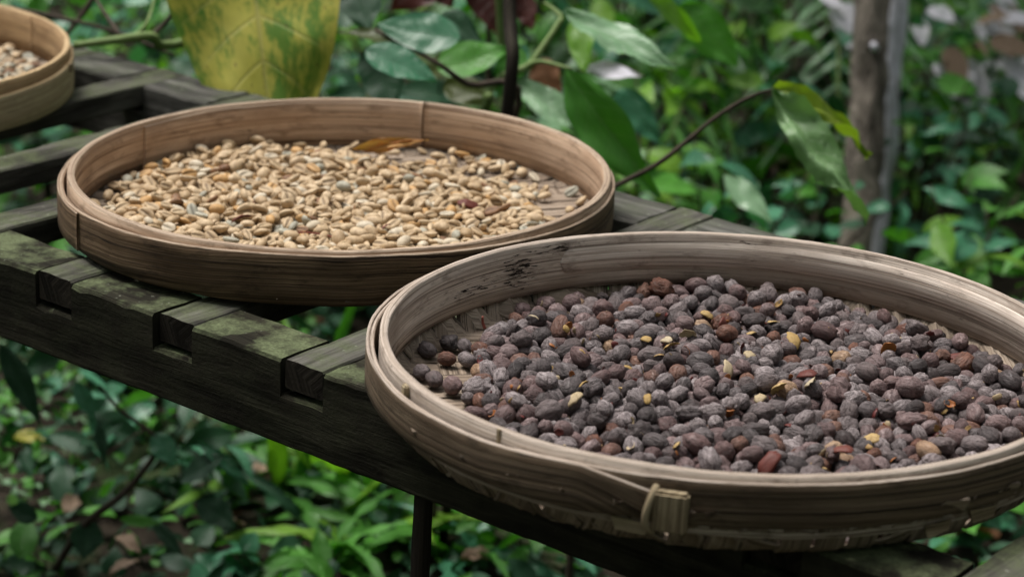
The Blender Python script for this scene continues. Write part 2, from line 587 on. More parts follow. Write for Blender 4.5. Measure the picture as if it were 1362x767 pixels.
# ---------------------------------------------------------------- trays
def ring(R, thick, ztop, zbot, a0, a1, seg, seed, wob=0.0006, off=0.0, ends=False, taper=None):
    """Bent bamboo hoop: R(phi) is its outer radius."""
    V, Fc, U = [], [], []
    closed = abs((a1 - a0) - math.tau) < 1e-6
    cnt = seg if closed else seg + 1
    P = 14
    for i in range(cnt):
        a = a0 + (a1 - a0) * i / seg
        ca, sa = math.cos(a), math.sin(a)
        w = wob * (noise.noise((ca * 2.2 + seed, sa * 2.2, 0)) + 0.5 * noise.noise((ca * 8 + seed, sa * 8, 1)))
        ro = R(a) + w + off
        th = thick * (1 + 0.10 * noise.noise((ca * 3, sa * 3, seed)))
        zt = ztop(a) + 0.0008 * noise.noise((ca * 5 + seed, sa * 5, 3)) + 0.0003 * noise.noise((ca * 30 + seed, sa * 30, 3))
        zb = zbot(a) + 0.0009 * noise.noise((ca * 6 + seed, sa * 6, 6))
        if taper:
            f = taper(a)
            mid = (zt + zb) * 0.5
            zt, zb = mid + (zt - mid) * f, mid + (zb - mid) * (0.5 + 0.5 * f)
        h = zt - zb
        e = min(thick * 0.3, 0.0014)
        ri = ro - th
        prof = [(ri, zb), (ri, zb + h * 0.33), (ri + 0.0003, zb + h * 0.66), (ri, zt - e), (ri + e, zt - e * 0.2),
                (ri + th * 0.5, zt + 0.0002), (ro - e, zt - e * 0.2), (ro, zt - e), (ro + 0.0002, zt - h * 0.2), (ro + 0.0004, zb + h * 0.6),
                (ro + 0.0003, zb + h * 0.3), (ro, zb + e), (ro - e, zb), (ri + e, zb)]
        vv = [zb, zb + h * .33, zb + h * .66, zt - e, zt, zt + .003, zt + .006, zt + .007, zt + .012, zt + .007 + h * .4, zt + .007 + h * .7, zt + h + .006, zt + h + .008, zt + h + .012]
        for (r, z), v in zip(prof, vv):
            g = 0.00025 * noise.noise((seed + z * 500, a * 2.5, 0))
            V.append(((r + g) * ca, (r + g) * sa, z))
            U.append((a * 0.29, v))
    for i in range(seg):
        i2 = (i + 1) % cnt
        for j in range(P):
            j2 = (j + 1) % P
            Fc.append((i * P + j, i2 * P + j, i2 * P + j2, i * P + j2))
    uv = [(U[v][0] if not (closed and f[1] < P and v < P and f[0] >= (cnt - 1) * P) else U[v][0] + math.tau * 0.29, U[v][1])
          for f in Fc for v in f]
    # keep v continuous over the closing edge of the profile
    fixed = []
    k = 0
    for f in Fc:
        vs = [uv[k + q][1] for q in range(4)]
        if max(vs) - min(vs) > 0.04 and ((f[0] % P == P - 1) or (f[3] % P == 0)):
            fixed += [(uv[k + q][0], max(vs) if uv[k + q][1] < 0.03 else uv[k + q][1]) for q in range(4)]
        else:
            fixed += uv[k:k + 4]
        k += 4
    if not closed:
        Fc.append(tuple(range(P))[::-1])
        Fc.append(tuple(seg * P + j for j in range(P)))
        fixed += [(0.001 * j, 0.4) for j in range(2 * P)]
    return V, Fc, fixed


def interp(tab):
    xs = [math.radians(t[0]) for t in tab]
    ys = [t[1] for t in tab]

    def f(a):
        a = a % math.tau
        return float(np.interp(a, xs, ys, period=math.tau))
    return f


def base_z(r, R0, rise):
    t = max(0.0, (r - (R0 - 0.018)) / 0.020)
    return rise * min(t, 1.2) ** 2


def weave(tray, Rf, R0, ang, width, mat, rise, zc=0.0030, step=0.0095, seed=0, reach=0.985):
    """Plaited base: each strip is a piece of its own, passing over two and under two."""
    rnd = random.Random(seed)
    pitch = width + 0.0007
    K = int((R0 * 1.01) / pitch)
    for fam in (0, 1):
        a = ang + fam * PI / 2
        dx, dy = math.cos(a), math.sin(a)
        nx, ny = -dy, dx
        for k in range(-K, K + 1):
            o = k * pitch + rnd.uniform(-0.0004, 0.0004)
            if abs(o) > R0 * (reach - 0.015):
                continue
            half = math.sqrt((R0 * reach) ** 2 - o * o)
            n = max(4, int(2 * half / step))
            V, Fc, U = [], [], []
            w = width * 0.5 * rnd.uniform(0.93, 1.0)
            s0 = rnd.uniform(0, 3)
            for i in range(n + 1):
                s = -half + 2 * half * i / n
                ph = ((k - s / pitch) if fam == 0 else (s / pitch + k)) / 4.0
                cs = (math.cos(ph * math.tau) - 0.62) * 4
                zz = max(-1, min(1, -cs if fam == 0 else cs)) * 0.0006
                for j, (q, dz) in enumerate(((-1, 0), (-0.55, 0.0003), (0.55, 0.0003), (1, 0), (0.9, -0.0011), (-0.9, -0.0011))):
                    x, y = dx * s + nx * (o + q * w), dy * s + ny * (o + q * w)
                    r = math.hypot(x, y)
                    ph2 = math.atan2(y, x)
                    sc = Rf(ph2) / R0
                    z = zc + zz + dz + base_z(r, R0, rise)
                    V.append((x * sc, y * sc, z + 0.0003 * noise.noise((x * 60, y * 60, fam))))
                    U.append((s + s0, q * w + k * 0.13 + fam * 7))
            for i in range(n):
                for j in range(6):
                    j2 = (j + 1) % 6
                    Fc.append((i * 6 + j, (i + 1) * 6 + j, (i + 1) * 6 + j2, i * 6 + j2))
            Fc.append((0, 1, 2, 3, 4, 5))
            Fc.append(tuple(n * 6 + j for j in (5, 4, 3, 2, 1, 0)))
            put('strip', mesh_of('strip', V, Fc, [mat], U), tray)


def part_ring(name, tray, mat, *a, **k):
    V, Fc, uv = ring(*a, **k)
    mi = [1 if (len(f) == 4 and 3 <= min(v % 14 for v in f) and max(v % 14 for v in f) <= 7) else 0 for f in Fc]
    return put(name, mesh_of(name, V, Fc, [mat, EDGE_OF[mat.name]], uv, True, mi), tray)


CA, CB, CC = (-0.1833, 2.2748), (0.1897, 1.8020), (-0.8418, 2.6893)
RA = lambda a: 0.2800 * (1 + 0.0046 * math.cos(2 * a) + 0.0401 * math.sin(2 * a))
RB0 = 0.2930
RB = lambda a: RB0 * (1 + 0.0224 * math.cos(2 * a) + 0.0183 * math.sin(2 * a))
RC = lambda a: 0.2800
RIM = 0.061
RIM_B = 0.071            # the nearer tray is a little deeper
RIM_ZB = TOP + RIM_B

# --- nearer tray
tb = empty('bamboo_tray', (CB[0], CB[1], TOP), 'larger nearer grey-brown bamboo tray holding dark dried coffee cherries', 'tray', 'round bamboo trays on the rack')
pBlap = phi_of(737, CB, 0.289, RIM_ZB - 0.02, True)
pBwedge = phi_of(546, CB, 0.299, RIM_ZB - 0.006, False)
pBseam = phi_of(672, CB, 0.297, RIM_ZB, False)
pBblk = phi_of(893, CB, 0.305, RIM_ZB - 0.02, False)
pBend = phi_of(864, CB, 0.305, RIM_ZB - 0.02, False)
hb = part_ring('inner_hoop', tb, M_HOOP_B, RB, 0.0072, lambda a: RIM_B, lambda a: 0.020, 0, math.tau, 240, 1.0)
ob_top = interp([(0, RIM_B - .008), (90, RIM_B - .009), (140, RIM_B - .009), (180, RIM_B - .008), (205, RIM_B - .011), (228, RIM_B - .010), (245, RIM_B - .0055), (270, RIM_B - .0040), (300, RIM_B - .0045), (330, RIM_B - .007)])
RBo = lambda a: RB(a) + 0.0048 + 0.0035 * max(0, math.cos(a - PI)) ** 2
part_ring('outer_hoop', tb, M_OUT_B, RBo, 0.0036, ob_top, lambda a: 0.0300, 0, math.tau, 240, 2.0)
# second turn of the outer hoop, ending in a taper at the rattan tie
part_ring('outer_hoop_lap', tb, M_OUT_B, lambda a: RBo(a) + 0.0030, 0.0030, lambda a: ob_top(a) + 0.0009, lambda a: 0.0280,
          math.radians(60), pBend % math.tau, 200, 5.0,
          taper=lambda a: 1.0 - 0.62 * min(1.0, max(0.0, (a - (pBend % math.tau) + 0.20) / 0.20)) ** 1.2)
# lap inside the inner hoop with its rounded end
V, Fc, U = [], [], []
a_end, a_start = pBlap % math.tau, math.radians(-20)
n = 150
for i in range(n + 1):
    a = a_end + (a_start - a_end) * i / n
    dist = (a_end - a) * 0.289
    hw = 0.0125 * min(1, math.sqrt(max(0.0, 1 - max(0, 1 - dist / 0.012) ** 2)) + 0.03)
    zc = 0.0475 + 0.003 * min(1, dist / 0.25)
    ri = RB(a) - 0.0072
    for q, d in ((-1, 0.0006), (-0.93, -0.0015), (0, -0.0018), (0.93, -0.0015), (1, 0.0006)):
        V.append(((ri + d) * math.cos(a), (ri + d) * math.sin(a), zc + q * hw))
        U.append((a * 0.29 + 3, zc + q * hw + 0.3))
for i in range(n):
    for j in range(4):
        Fc.append((i * 5 + j, i * 5 + j + 1, (i + 1) * 5 + j + 1, (i + 1) * 5 + j))
Fc.append((4, 3, 2, 1, 0))
M_LAP = mat_bamboo('lap_bamboo', (0.78, 0.69, 0.61), (0.64, 0.54, 0.465), (0.28, 0.215, 0.17), seed=71)
put('lap_strip', mesh_of('lap_strip', V, Fc, [M_LAP], U), tb)
weave(tb, RB, RB0, math.radians(12), 0.0265, M_STRIP, 0.0280, seed=3, reach=1.004)


def arc_block(name, tray, a, r0, r1, hw, z0, z1, mat, bev=0.0012, bulge=0.0):
    """Small block sitting on a hoop between two radii."""
    ca, sa = math.cos(a), math.sin(a)
    bm = bmesh.new()
    bmesh.ops.create_cube(bm, size=1)
    for v in bm.verts:
        v.co = ((r1 - r0) * v.co.x, 2 * hw * v.co.y, (z1 - z0) * v.co.z)
    bmesh.ops.bevel(bm, geom=bm.edges[:], offset=bev, segments=2, affect='EDGES')
    uvl = bm.loops.layers.uv.new('uv')
    for f in bm.faces:
        for l in f.loops:
            l[uvl].uv = (l.vert.co.z + a, l.vert.co.y + l.vert.co.x)
        f.smooth = False
    for v in bm.verts:
        v.co.x += 0.0007 * noise.noise((v.co.y * 90, v.co.z * 70, a)) + bulge * (1 - (v.co.y / hw) ** 2)
    rr = (r0 + r1) / 2
    bm.transform(Matrix.Translation((rr * ca, rr * sa, (z0 + z1) / 2)) @ Matrix.Rotation(a, 4, 'Z'))
    me = bpy.data.meshes.new(name)
    bm.to_mesh(me)
    me.materials.append(mat)
    return put(name, me, tray)


arc_block('wedge', tb, pBwedge, RB(pBwedge) - 0.0004, RB(pBwedge) + 0.0045, 0.0042, 0.040, RIM_B - 0.0035, M_TIE)
arc_block('wedge', tb, pBseam - 0.02, RB(pBseam) - 0.001, RB(pBseam) + 0.0012, 0.0022, 0.055, RIM_B + 0.0004, M_TIE, 0.0004)
rb = RBo(pBblk)
blk = arc_block('binding_block', tb, pBblk, rb - 0.0005, rb + 0.0085, 0.0135, 0.0245, 0.0575, M_TIE, 0.0022, 0.0012)
# rattan band looped beside the block
loop = []
aL = pBend
for k in range(13):
    s = k / 12 * PI
    z = 0.0405 - 0.0175 * math.cos(s)
    r = RBo(aL) + 0.0002 + 0.0078 * math.sin(s)
    aa = aL + 0.012 - 0.026 * math.sin(s) * (0.6 + 0.4 * math.cos(s))
    loop.append((r * math.cos(aa), r * math.sin(aa), z))
V, Fc, U = tube(loop, [0.0030] * 13, 8, 0.05)
put('binding_loop', mesh_of('binding_loop', V, Fc, [M_TIE], U), tb)
# split ends of the base that stick out under the hoop
for px_, z_, ln, tw in ((835, 0.0215, 0.030, 0.0), (1262, 0.0195, 0.024, 0.35), (1322, 0.0225, 0.030, -0.1)):
    a = phi_of(px_, CB, 0.30, RIM_ZB - 0.045, False)
    rr = RB(a) + 0.0015
    V = []
    for (s, z) in ((-0.5, 0.006), (0.5, 0.004), (0.42, -0.0045), (-0.36, -0.0055)):
        aa = a + s * ln / rr
        for d in (0, 0.0016):
            V.append(((rr + d + 0.001 * s) * math.cos(aa), (rr + d + 0.001 * s) * math.sin(aa), z_ + z + tw * s * 0.012))
    Fc = [(0, 2, 4, 6), (7, 5, 3, 1), (0, 1, 3, 2), (2, 3, 5, 4), (4, 5, 7, 6), (6, 7, 1, 0)]
    put('strip_end', mesh_of('strip_end', V, Fc, [M_TIE], [(v[0], v[2]) for v in V], smooth=False), tb)

# --- middle tray
ta = empty('bamboo_tray', (CA[0], CA[1], TOP), 'middle brown bamboo tray holding pale parchment coffee beans', 'tray', 'round bamboo trays on the rack')
pAseam = phi_of(565, CA, 0.28, RIM_Z, True)
pAlap = phi_of(182, CA, 0.272, RIM_Z - 0.02, True)
part_ring('inner_hoop', ta, M_HOOP_A, RA, 0.0078, lambda a: RIM, lambda a: 0.0075, pAseam + 0.0022, pAseam + math.tau - 0.0022, 240, 7.0)
part_ring('lap_strip', ta, M_HOOP_A, lambda a: RA(a) - 0.0078, 0.0022, lambda a: RIM - 0.0035 - 0.004 * max(0, a - pAseam - 1.0), lambda a: 0.006, pAseam + 0.004, pAlap, 90, 8.5)
oa_top = interp([(0, RIM - .008), (90, RIM - .008), (180, RIM - .0085), (205, RIM - .012), (225, RIM - .009), (255, RIM - .0035), (280, RIM - .0025), (315, RIM - .006), (340, RIM - .009)])
RAo = lambda a: RA(a) + 0.0046 + 0.0030 * max(0, math.cos(a - PI)) ** 2
part_ring('outer_hoop', ta, M_OUT_A, RAo, 0.0040, oa_top, lambda a: 0.0075, 0, math.tau, 240, 9.0)
part_ring('outer_hoop_lap', ta, M_OUT_A, lambda a: RAo(a) + 0.0024, 0.0024, lambda a: oa_top(a) - 0.0012, lambda a: 0.0090,
          math.radians(20), math.radians(214), 150, 5.0)
weave(ta, RA, 0.2800, math.radians(20), 0.0235, M_STRIP, 0.008, seed=4)

# --- far tray
tc = empty('bamboo_tray', (CC[0], CC[1], TOP), 'farthest pale fresh bamboo tray cut off by the left edge', 'tray', 'round bamboo trays on the rack')
part_ring('inner_hoop', tc, M_HOOP_C, RC, 0.0066, lambda a: RIM, lambda a: 0.0075, 0, math.tau, 200, 12.0)
part_ring('lap_strip', tc, M_HOOP_C, lambda a: RC(a) - 0.0066, 0.0020, lambda a: RIM - 0.002, lambda a: 0.007, math.radians(44), math.radians(150), 90, 13.5)
oc_top = interp([(0, RIM - .0135), (60, RIM - .012), (300, RIM - .0165), (330, RIM - .0155)])
part_ring('outer_hoop', tc, M_OUT_C, lambda a: RC(a) + 0.0048, 0.0046, oc_top, lambda a: 0.0030, 0, math.tau, 200, 14.0)
aP = phi_of(101, CC, 0.287, RIM_Z - 0.015, False)
arc_block('peg', tc, aP, 0.2842, 0.2885, 0.003, 0.037, 0.048, M_TIE, 0.0006)
weave(tc, RC, 0.2800, math.radians(20), 0.0235, M_STRIP, 0.008, seed=5, step=0.014)

# ---------------------------------------------------------------- beans and cherries
def settle(n, region, R, rxy, rz, seed, iters=130, levels=0.0):
    """Let n flattened balls sink and push one another apart until they lie as a heap on a round floor."""
    g_ = np.random.default_rng(seed)
    pts = []
    while len(pts) < n:
        x, y = g_.uniform(-R, R, 2)
        if g_.random() < region(x, y):
            pts.append((x, y))
    P = np.array(pts)
    size = np.clip(g_.normal(1, 0.13, n), 0.70, 1.45)
    rad = rxy * size
    k = rxy / rz
    Z = rad + g_.uniform(0, levels, n)
    Q = np.c_[P, Z]
    I = J = None
    for it in range(iters):
        if it % 6 == 0:
            cell = np.floor(Q[:, :2] / (rxy * 3.2)).astype(int)
            order_ = np.lexsort((cell[:, 1], cell[:, 0]))
            key = (cell[:, 0] + 500) * 2000 + cell[:, 1] + 500
            ks = key[order_]
            II, JJ = [], []
            for dx_ in (-1, 0, 1):
                for dy_ in (-1, 0, 1):
                    kk = key + dx_ * 2000 + dy_
                    lo = np.searchsorted(ks, kk, 'left')
                    hi = np.searchsorted(ks, kk, 'right')
                    cnt = hi - lo
                    ii = np.repeat(np.arange(n), cnt)
                    off = np.arange(cnt.sum()) - np.repeat(np.cumsum(cnt) - cnt, cnt)
                    jj = order_[np.repeat(lo, cnt) + off]
                    m_ = ii < jj
                    II.append(ii[m_])
                    JJ.append(jj[m_])
            I, J = np.concatenate(II), np.concatenate(JJ)
        Q[:, 2] -= 0.0006
        D = Q[I] - Q[J]
        L = np.sqrt((D ** 2).sum(1)) + 1e-9
        want = (rad[I] + rad[J]) * 0.96
        hit = L < want
        d = D[hit] / L[hit, None] * ((want - L)[hit] * 0.42)[:, None]
        np.add.at(Q, I[hit], d)
        np.add.at(Q, J[hit], -d)
        Q[:, 2] = np.maximum(Q[:, 2], rad)
        r = np.hypot(Q[:, 0], Q[:, 1])
        lim = R - rad
        o_ = r > lim
        Q[o_, :2] *= (lim[o_] / r[o_])[:, None]
    Q[:, 2] /= k
    return Q, size, g_


def lathe_x(rings, segs, fn):
    """Closed body with poles on +-x; fn(t, ang) -> point."""
    V = [fn(0.0, 0.0)]
    for i in range(1, rings):
        for k in segs:
            V.append(fn(i / rings, k))
    V.append(fn(1.0, 0.0))
    S = len(segs)
    Fc = [(0, 1 + (k + 1) % S, 1 + k) for k in range(S)]
    for i in range(rings - 2):
        for k in range(S):
            a, b = 1 + i * S + k, 1 + i * S + (k + 1) % S
            Fc.append((a, b, b + S, a + S))
    e = len(V) - 1
    o = 1 + (rings - 2) * S
    Fc += [(o + k, o + (k + 1) % S, e) for k in range(S)]
    return V, Fc


def cherry_shape(seed, rings=13, seg=18, shrivel=0.5):
    r = random.Random(seed)
    lobes = r.choice([0, 2, 3, 5, 6])
    pinch = r.uniform(0.0, 0.12)
    nav = r.uniform(0.4, 1.0)
    crease = r.uniform(0, math.tau)
    cd = r.choice([0.0, 0.06, 0.11, 0.16])
    sh = shrivel * r.uniform(0.5, 1.5)
    A, B, C = 0.0083, 0.0068, 0.0064

    def fn(t, a):
        u = -math.cos(t * PI)
        rad = math.sin(t * PI) ** 0.92
        x = u
        d = 1 + 0.07 * sh * math.cos(lobes * a + seed) * rad
        y, z = math.cos(a) * rad, math.sin(a) * rad
        d += sh * 0.15 * noise.noise((x * 1.4 + seed * 3.1, y * 2.3, z * 2.3)) + sh * 0.16 * noise.noise((x * 2.5 + seed, y * 6, z * 6))
        da = abs((a - crease + PI) % math.tau - PI)
        d -= cd * math.exp(-(da / 0.22) ** 2) * rad * 1.6
        if u > 0.86:
            x -= 0.10 * nav * (u - 0.86) / 0.14
        if u < -0.9:
            x -= 0.10 * nav * (-0.9 - u) / 0.1
        return (A * x * (1 - pinch * 0.3) * d, B * y * d, C * z * d)
    V, Fc = lathe_x(rings, [math.tau * k / seg for k in range(seg)], fn)
    return V, Fc, [0.0] * len(V)


def bean_shape(seed, rings=9, low=False):
    r = random.Random(seed)
    bend = r.uniform(-0.12, 0.12)
    gd = r.uniform(0.30, 0.50)
    gw = r.uniform(0.75, 1.15)
    A, B, C = 0.0072, 0.0052, 0.0045
    if low:
        segs = [math.radians(d) for d in (0, 50, 90, 130, 180, 232, 270, 308)]
        rings = 6
    else:
        segs = [math.radians(d) for d in (0, 35, 65, 90, 115, 145, 180, 212, 240, 259, 270, 281, 300, 328)]

    def fn(t, a):
        u = -math.cos(t * PI)
        rad = math.sin(t * PI) ** 0.85
        y, z = math.cos(a) * rad, math.sin(a) * rad
        if z < 0:
            z *= 0.36
            g = math.exp(-((y + 0.08 * math.sin(u * 2.6)) / (0.13 * gw)) ** 2)
            z += gd * g * rad
        d = 1 + 0.05 * noise.noise((u * 1.5 + seed, y * 1.5, z * 1.5))
        return (A * u * d, B * (y + bend * (1 - u * u)) * d, C * z * d)
    V, Fc = lathe_x(rings, segs, fn)
    S = len(segs)
    groove = [0.0] * len(V)
    for i in range(1, rings):
        for k, a in enumerate(segs):
            dd = abs(math.degrees(a) - 270)
            groove[1 + (i - 1) * S + k] = 1.0 if dd < 6 else (0.35 if dd < 14 else 0.0)
    return V, Fc, groove


M_CH = [
    mat_cherry('cherry_black', (0.026, 0.018, 0.018), (0.058, 0.040, 0.039), (0.27, 0.23, 0.235), 0.7),
    mat_cherry('cherry_grey', (0.070, 0.052, 0.052), (0.135, 0.098, 0.095), (0.40, 0.345, 0.35), 0.85, 0.7),
    mat_cherry('cherry_mauve', (0.085, 0.044, 0.043), (0.155, 0.084, 0.078), (0.36, 0.285, 0.285), 0.65, 0.55),
    mat_cherry('cherry_red_brown', (0.12, 0.042, 0.026), (0.20, 0.085, 0.050), (0.27, 0.21, 0.19), 0.35, 0.45),
    mat_cherry('cherry_tan', (0.30, 0.17, 0.095), (0.42, 0.27, 0.17), (0.5, 0.4, 0.3), 0.35, 0.5),
]
CH_W = (0.26, 0.36, 0.29, 0.07, 0.02)
CH_WORD = ('blackish', 'dusty grey', 'mauve brown', 'red brown', 'tan')
M_BE = [
    mat_bean('parchment_tan', (0.47, 0.34, 0.20), (0.65, 0.50, 0.325), (0.20, 0.12, 0.06)),
    mat_bean('parchment_pale', (0.58, 0.49, 0.36), (0.66, 0.58, 0.45), (0.30, 0.24, 0.17)),
    mat_bean('parchment_golden', (0.52, 0.31, 0.125), (0.60, 0.38, 0.18), (0.30, 0.16, 0.06)),
    mat_bean('parchment_greenish', (0.36, 0.34, 0.27), (0.47, 0.44, 0.35), (0.19, 0.18, 0.14)),
    mat_bean('bean_brown', (0.20, 0.10, 0.05), (0.30, 0.17, 0.09), (0.08, 0.04, 0.02)),
]
BE_W = (0.79, 0.09, 0.05, 0.05, 0.02)
BE_WORD = ('tan', 'whitish', 'golden', 'greenish grey', 'brown')
NCS, NBS = 10, 6
CH_S = [cherry_shape(i + 1, shrivel=0.45 + 0.09 * i) for i in range(NCS)]
BE_S = [bean_shape(i + 1) for i in range(NBS)]
BE_L = [bean_shape(i + 1, low=True) for i in range(3)]


def with_groove(me, groove, local):
    """Point attribute: rgb the place on the body, alpha the depth of the groove."""
    at_ = me.color_attributes.new('local', 'FLOAT_COLOR', 'POINT')
    arr = np.ones((len(groove), 4), dtype=np.float32)
    arr[:, :3] = np.asarray(local, dtype=np.float32) * 60 + 0.5
    arr[:, 3] = np.asarray(groove, dtype=np.float32)
    at_.data.foreach_set('color', arr.ravel())


CH_ME = []
for m in M_CH:
    row = []
    for V, Fc, g in CH_S:
        me = mesh_of('coffee_cherry', V, Fc, [m])
        with_groove(me, g, V)
        row.append(me)
    CH_ME.append(row)
BE_ME = []
for m in M_BE:
    row = []
    for V, Fc, g in BE_S:
        me = mesh_of('coffee_bean', V, Fc, [m])
        with_groove(me, g, V)
        row.append(me)
    BE_ME.append(row)


def join_many(name, items, shapes, mats, label, cat):
    """One joined mesh of many small bodies (those beyond what is kept single)."""
    VV, FF, MI, GG, LL = [], [], [], [], []
    base = 0
    arrs = [np.array(s[0]) for s in shapes]
    for (co, q, sc, si, mi) in items:
        R = np.array(Quaternion(q).to_matrix())
        P = (arrs[si] * sc) @ R.T + co
        VV.append(P)
        FF.extend([tuple(v + base for v in f) for f in shapes[si][1]])
        MI.extend([mi] * len(shapes[si][1]))
        GG.extend(shapes[si][2])
        LL.append(arrs[si])
        base += len(P)
    me = mesh_of(name, np.concatenate(VV).tolist(), FF, mats, None, True, MI)
    with_groove(me, GG, np.concatenate(LL))
    o = put(name, me)
    tag(o, label, cat, kind='stuff')
    return o


def spread(pts, Rf, R0):
    a = np.arctan2(pts[:, 1], pts[:, 0])
    s = np.array([Rf(x) for x in a]) / R0
    return np.c_[pts[:, 0] * s, pts[:, 1] * s, pts[:, 2]]


def exposed(P, rad):
    """How open each body is to the view: nothing close above it."""
    out = np.ones(len(P))
    for i, p in enumerate(P):
        d = P - p
        near = (d[:, 0] ** 2 + (d[:, 1]) ** 2 < (rad * 1.1) ** 2) & (d[:, 2] > rad * 0.45)
        if near.any():
            out[i] = 0
    return out


SHAPE_WORD = ['smooth', 'lightly wrinkled', 'creased', 'faintly ribbed', 'lumpy', 'dented', 'ribbed', 'wrinkled', 'deeply creased', 'shrivelled']
FRONT_NEAR = ((620, 'at the left wall'), (680, 'by the rim seam'), (740, 'right of the rim seam'), (800, 'left of the hoop taper'), (860, 'left of the tie'),
              (905, 'behind the tie'), (955, 'right of the tie'), (1010, 'left of the rim middle'), (1060, 'at the rim middle'), (1110, 'right of the rim middle'),
              (1170, 'where the rim rises'), (1230, 'at the front right'), (1290, 'near the right edge'), (9999, 'at the picture edge'))
FRONT_MID = ((190, 'at the left end'), (240, 'near the left end'), (290, 'at the front left'), (340, 'left of the middle'), (385, 'at the front middle'), (430, 'right of the middle'),
             (480, 'above the gap'), (520, 'past the gap'), (560, 'before the other tray'), (610, 'by the other tray'), (9999, 'at the front right'))


def where(x, zones):
    return next(w for lim, w in zones if x < lim)


def size_word(v, lo, hi):
    return 'small ' if v < lo else ('large ' if v > hi else '')


FLOOR = TOP + 0.0052
rnd = random.Random(77)
# cherries
EDGE_Y = [-.28, -.2, -.147, -.118, -.076, -.031, .042, .092, .136, .204, .228, .262]
EDGE_X = [-.02, -.07, -.111, -.171, -.209, -.225, -.206, -.215, -.206, -.175, -.132, -.074]


def heap_b(x, y):
    if math.hypot(x, y) > .283:
        return 0
    b = np.interp(y, EDGE_Y, EDGE_X)
    if x < b:
        return 0.0 if y > -.09 else .22
    if y < -.17 and x < .02:
        return .16
    return .70 + .30 * min(1, (x - b) / .09)


P, SIZE, g_ = settle(1150, heap_b, .280, .0086, .0072, 5, levels=0.020)
N_ = len(P)
SC = np.c_[SIZE * g_.uniform(.94, 1.34, N_), SIZE * g_.uniform(1.0, 1.22, N_), SIZE * g_.uniform(.98, 1.18, N_)]
yaw, tlt, rll = g_.uniform(0, math.tau, N_), g_.normal(0, .42, N_), g_.uniform(0, math.tau, N_)
Q = np.array([list(Quaternion((0, 0, 1), a) @ Quaternion((0, 1, 0), b) @ Quaternion((1, 0, 0), c)) for a, b, c in zip(yaw, tlt, rll)])
P = spread(P, RB, RB0)
# the stray ones on the bare boards are set one by one below
bx = np.interp(P[:, 1], EDGE_Y, EDGE_X)
keep = ~((P[:, 0] < bx - 0.004) & (P[:, 1] > -.11))
P, Q, SC = P[keep], Q[keep], SC[keep]
W = P + np.array([CB[0], CB[1], FLOOR])
pxs = np.array([to_px(w) for w in W])
inview = (pxs[:, 0] < 1372)
ex = exposed(P, 0.0062)
score = pxs[:, 2] + (1 - ex) * 5 + (~inview) * 5
front_vis = pxs[:, 1]
# hidden behind the near rim: centre below the rim line
ang = np.arctan2(P[:, 1], P[:, 0])
rr_ = np.hypot(P[:, 0], P[:, 1])
hidden = []
for w in W:
    d = Vector(w) - CAM
    t = (RIM_ZB - CAM.z) / d.z
    h = CAM + d * t
    v = (h.x - CB[0], h.y - CB[1])
    hidden.append(math.hypot(*v) > RB(math.atan2(v[1], v[0])) - 0.004)
score = score + np.array(hidden) * 5
order = np.argsort(score)
single = set(order[:286].tolist())
items = []
for i in range(len(P)):
    c = rnd.choices(range(5), CH_W)[0]
    s = rnd.randrange(NCS)
    if i in single:
        o = put('coffee_cherry', CH_ME[c][s], loc=W[i].tolist(), scale=SC[i].tolist())
        o.rotation_mode = 'QUATERNION'
        o.rotation_quaternion = Q[i].tolist()
        row_ = ', touching the rim' if rr_[i] > RB(ang[i]) - 0.026 else ''
        tag(o, f"{size_word(SC[i].mean(), 1.0, 1.17)}{CH_WORD[c]} {SHAPE_WORD[s]} coffee cherry {where(pxs[i][0], FRONT_NEAR)}, nearer tray{row_}", 'coffee cherry', 'dried coffee cherries in the nearer tray')
    else:
        items.append((W[i], Q[i].tolist(), SC[i], s, c))
join_many('heaped_cherries', items, CH_S, M_CH, 'mass of wrinkled dried coffee cherries filling the middle and back of the nearer tray', 'coffee cherries')
STRAY = [  # px, py, size, colour, shape, word
    (568.5, 465, 1.12, 0, 6, 'black ribbed coffee cherry with pale tip, leftmost on the bare boards of the nearer tray'),
    (598, 455, 1.15, 0, 9, 'flat-topped black coffee cherry by the left inner wall of the nearer tray'),
    (594, 477, 1.05, 3, 0, 'smooth reddish coffee cherry alone on the bare boards of the nearer tray'),
    (618, 460, 1.0, 1, 1, 'round pale grey coffee cherry beside the flat-topped black one'),
    (621, 478, 1.08, 1, 3, 'brownish grey coffee cherry right of the smooth reddish one'),
    (636.5, 494, 1.0, 4, 0, 'small tan coffee cherry with a curved stalk on the bare boards'),
    (641, 466, 1.18, 3, 2, 'pinkish brown ribbed coffee cherry with dry stalk at the heap edge'),
    (657.5, 445, 1.05, 2, 1, 'pinkish coffee cherry behind the ribbed one at the heap edge'),
    (660, 470, 1.2, 2, 4, 'large greyish brown coffee cherry at the left edge of the heap'),
    (561, 495, 1.1, 1, 5, 'flattened grey coffee cherry tight against the left front rim'),
    (578, 504, 1.15, 1, 7, 'wide grey brown coffee cherry behind the left front rim'),
    (602, 512, 1.3, 2, 2, 'dark purple oval coffee cherry near the left front rim'),
    (633, 517, 1.55, 1, 9, 'large pale wrinkled coffee cherry with a cracked face, near the left front rim'),
    (638, 533, 1.0, 3, 0, 'small red brown coffee cherry below the large pale wrinkled one'),
]
for px_, py_, s, c, si, lab in STRAY:
    p = at_z(px_, py_, FLOOR + 0.0062 * s)
    o = put('coffee_cherry', CH_ME[c][si], loc=p, rot=(rnd.uniform(0, 6), rnd.uniform(-0.4, 0.4), rnd.uniform(0, 6)), scale=(s, s * 0.98, s * 0.95))
    tag(o, lab, 'coffee cherry', 'dried coffee cherries in the nearer tray')

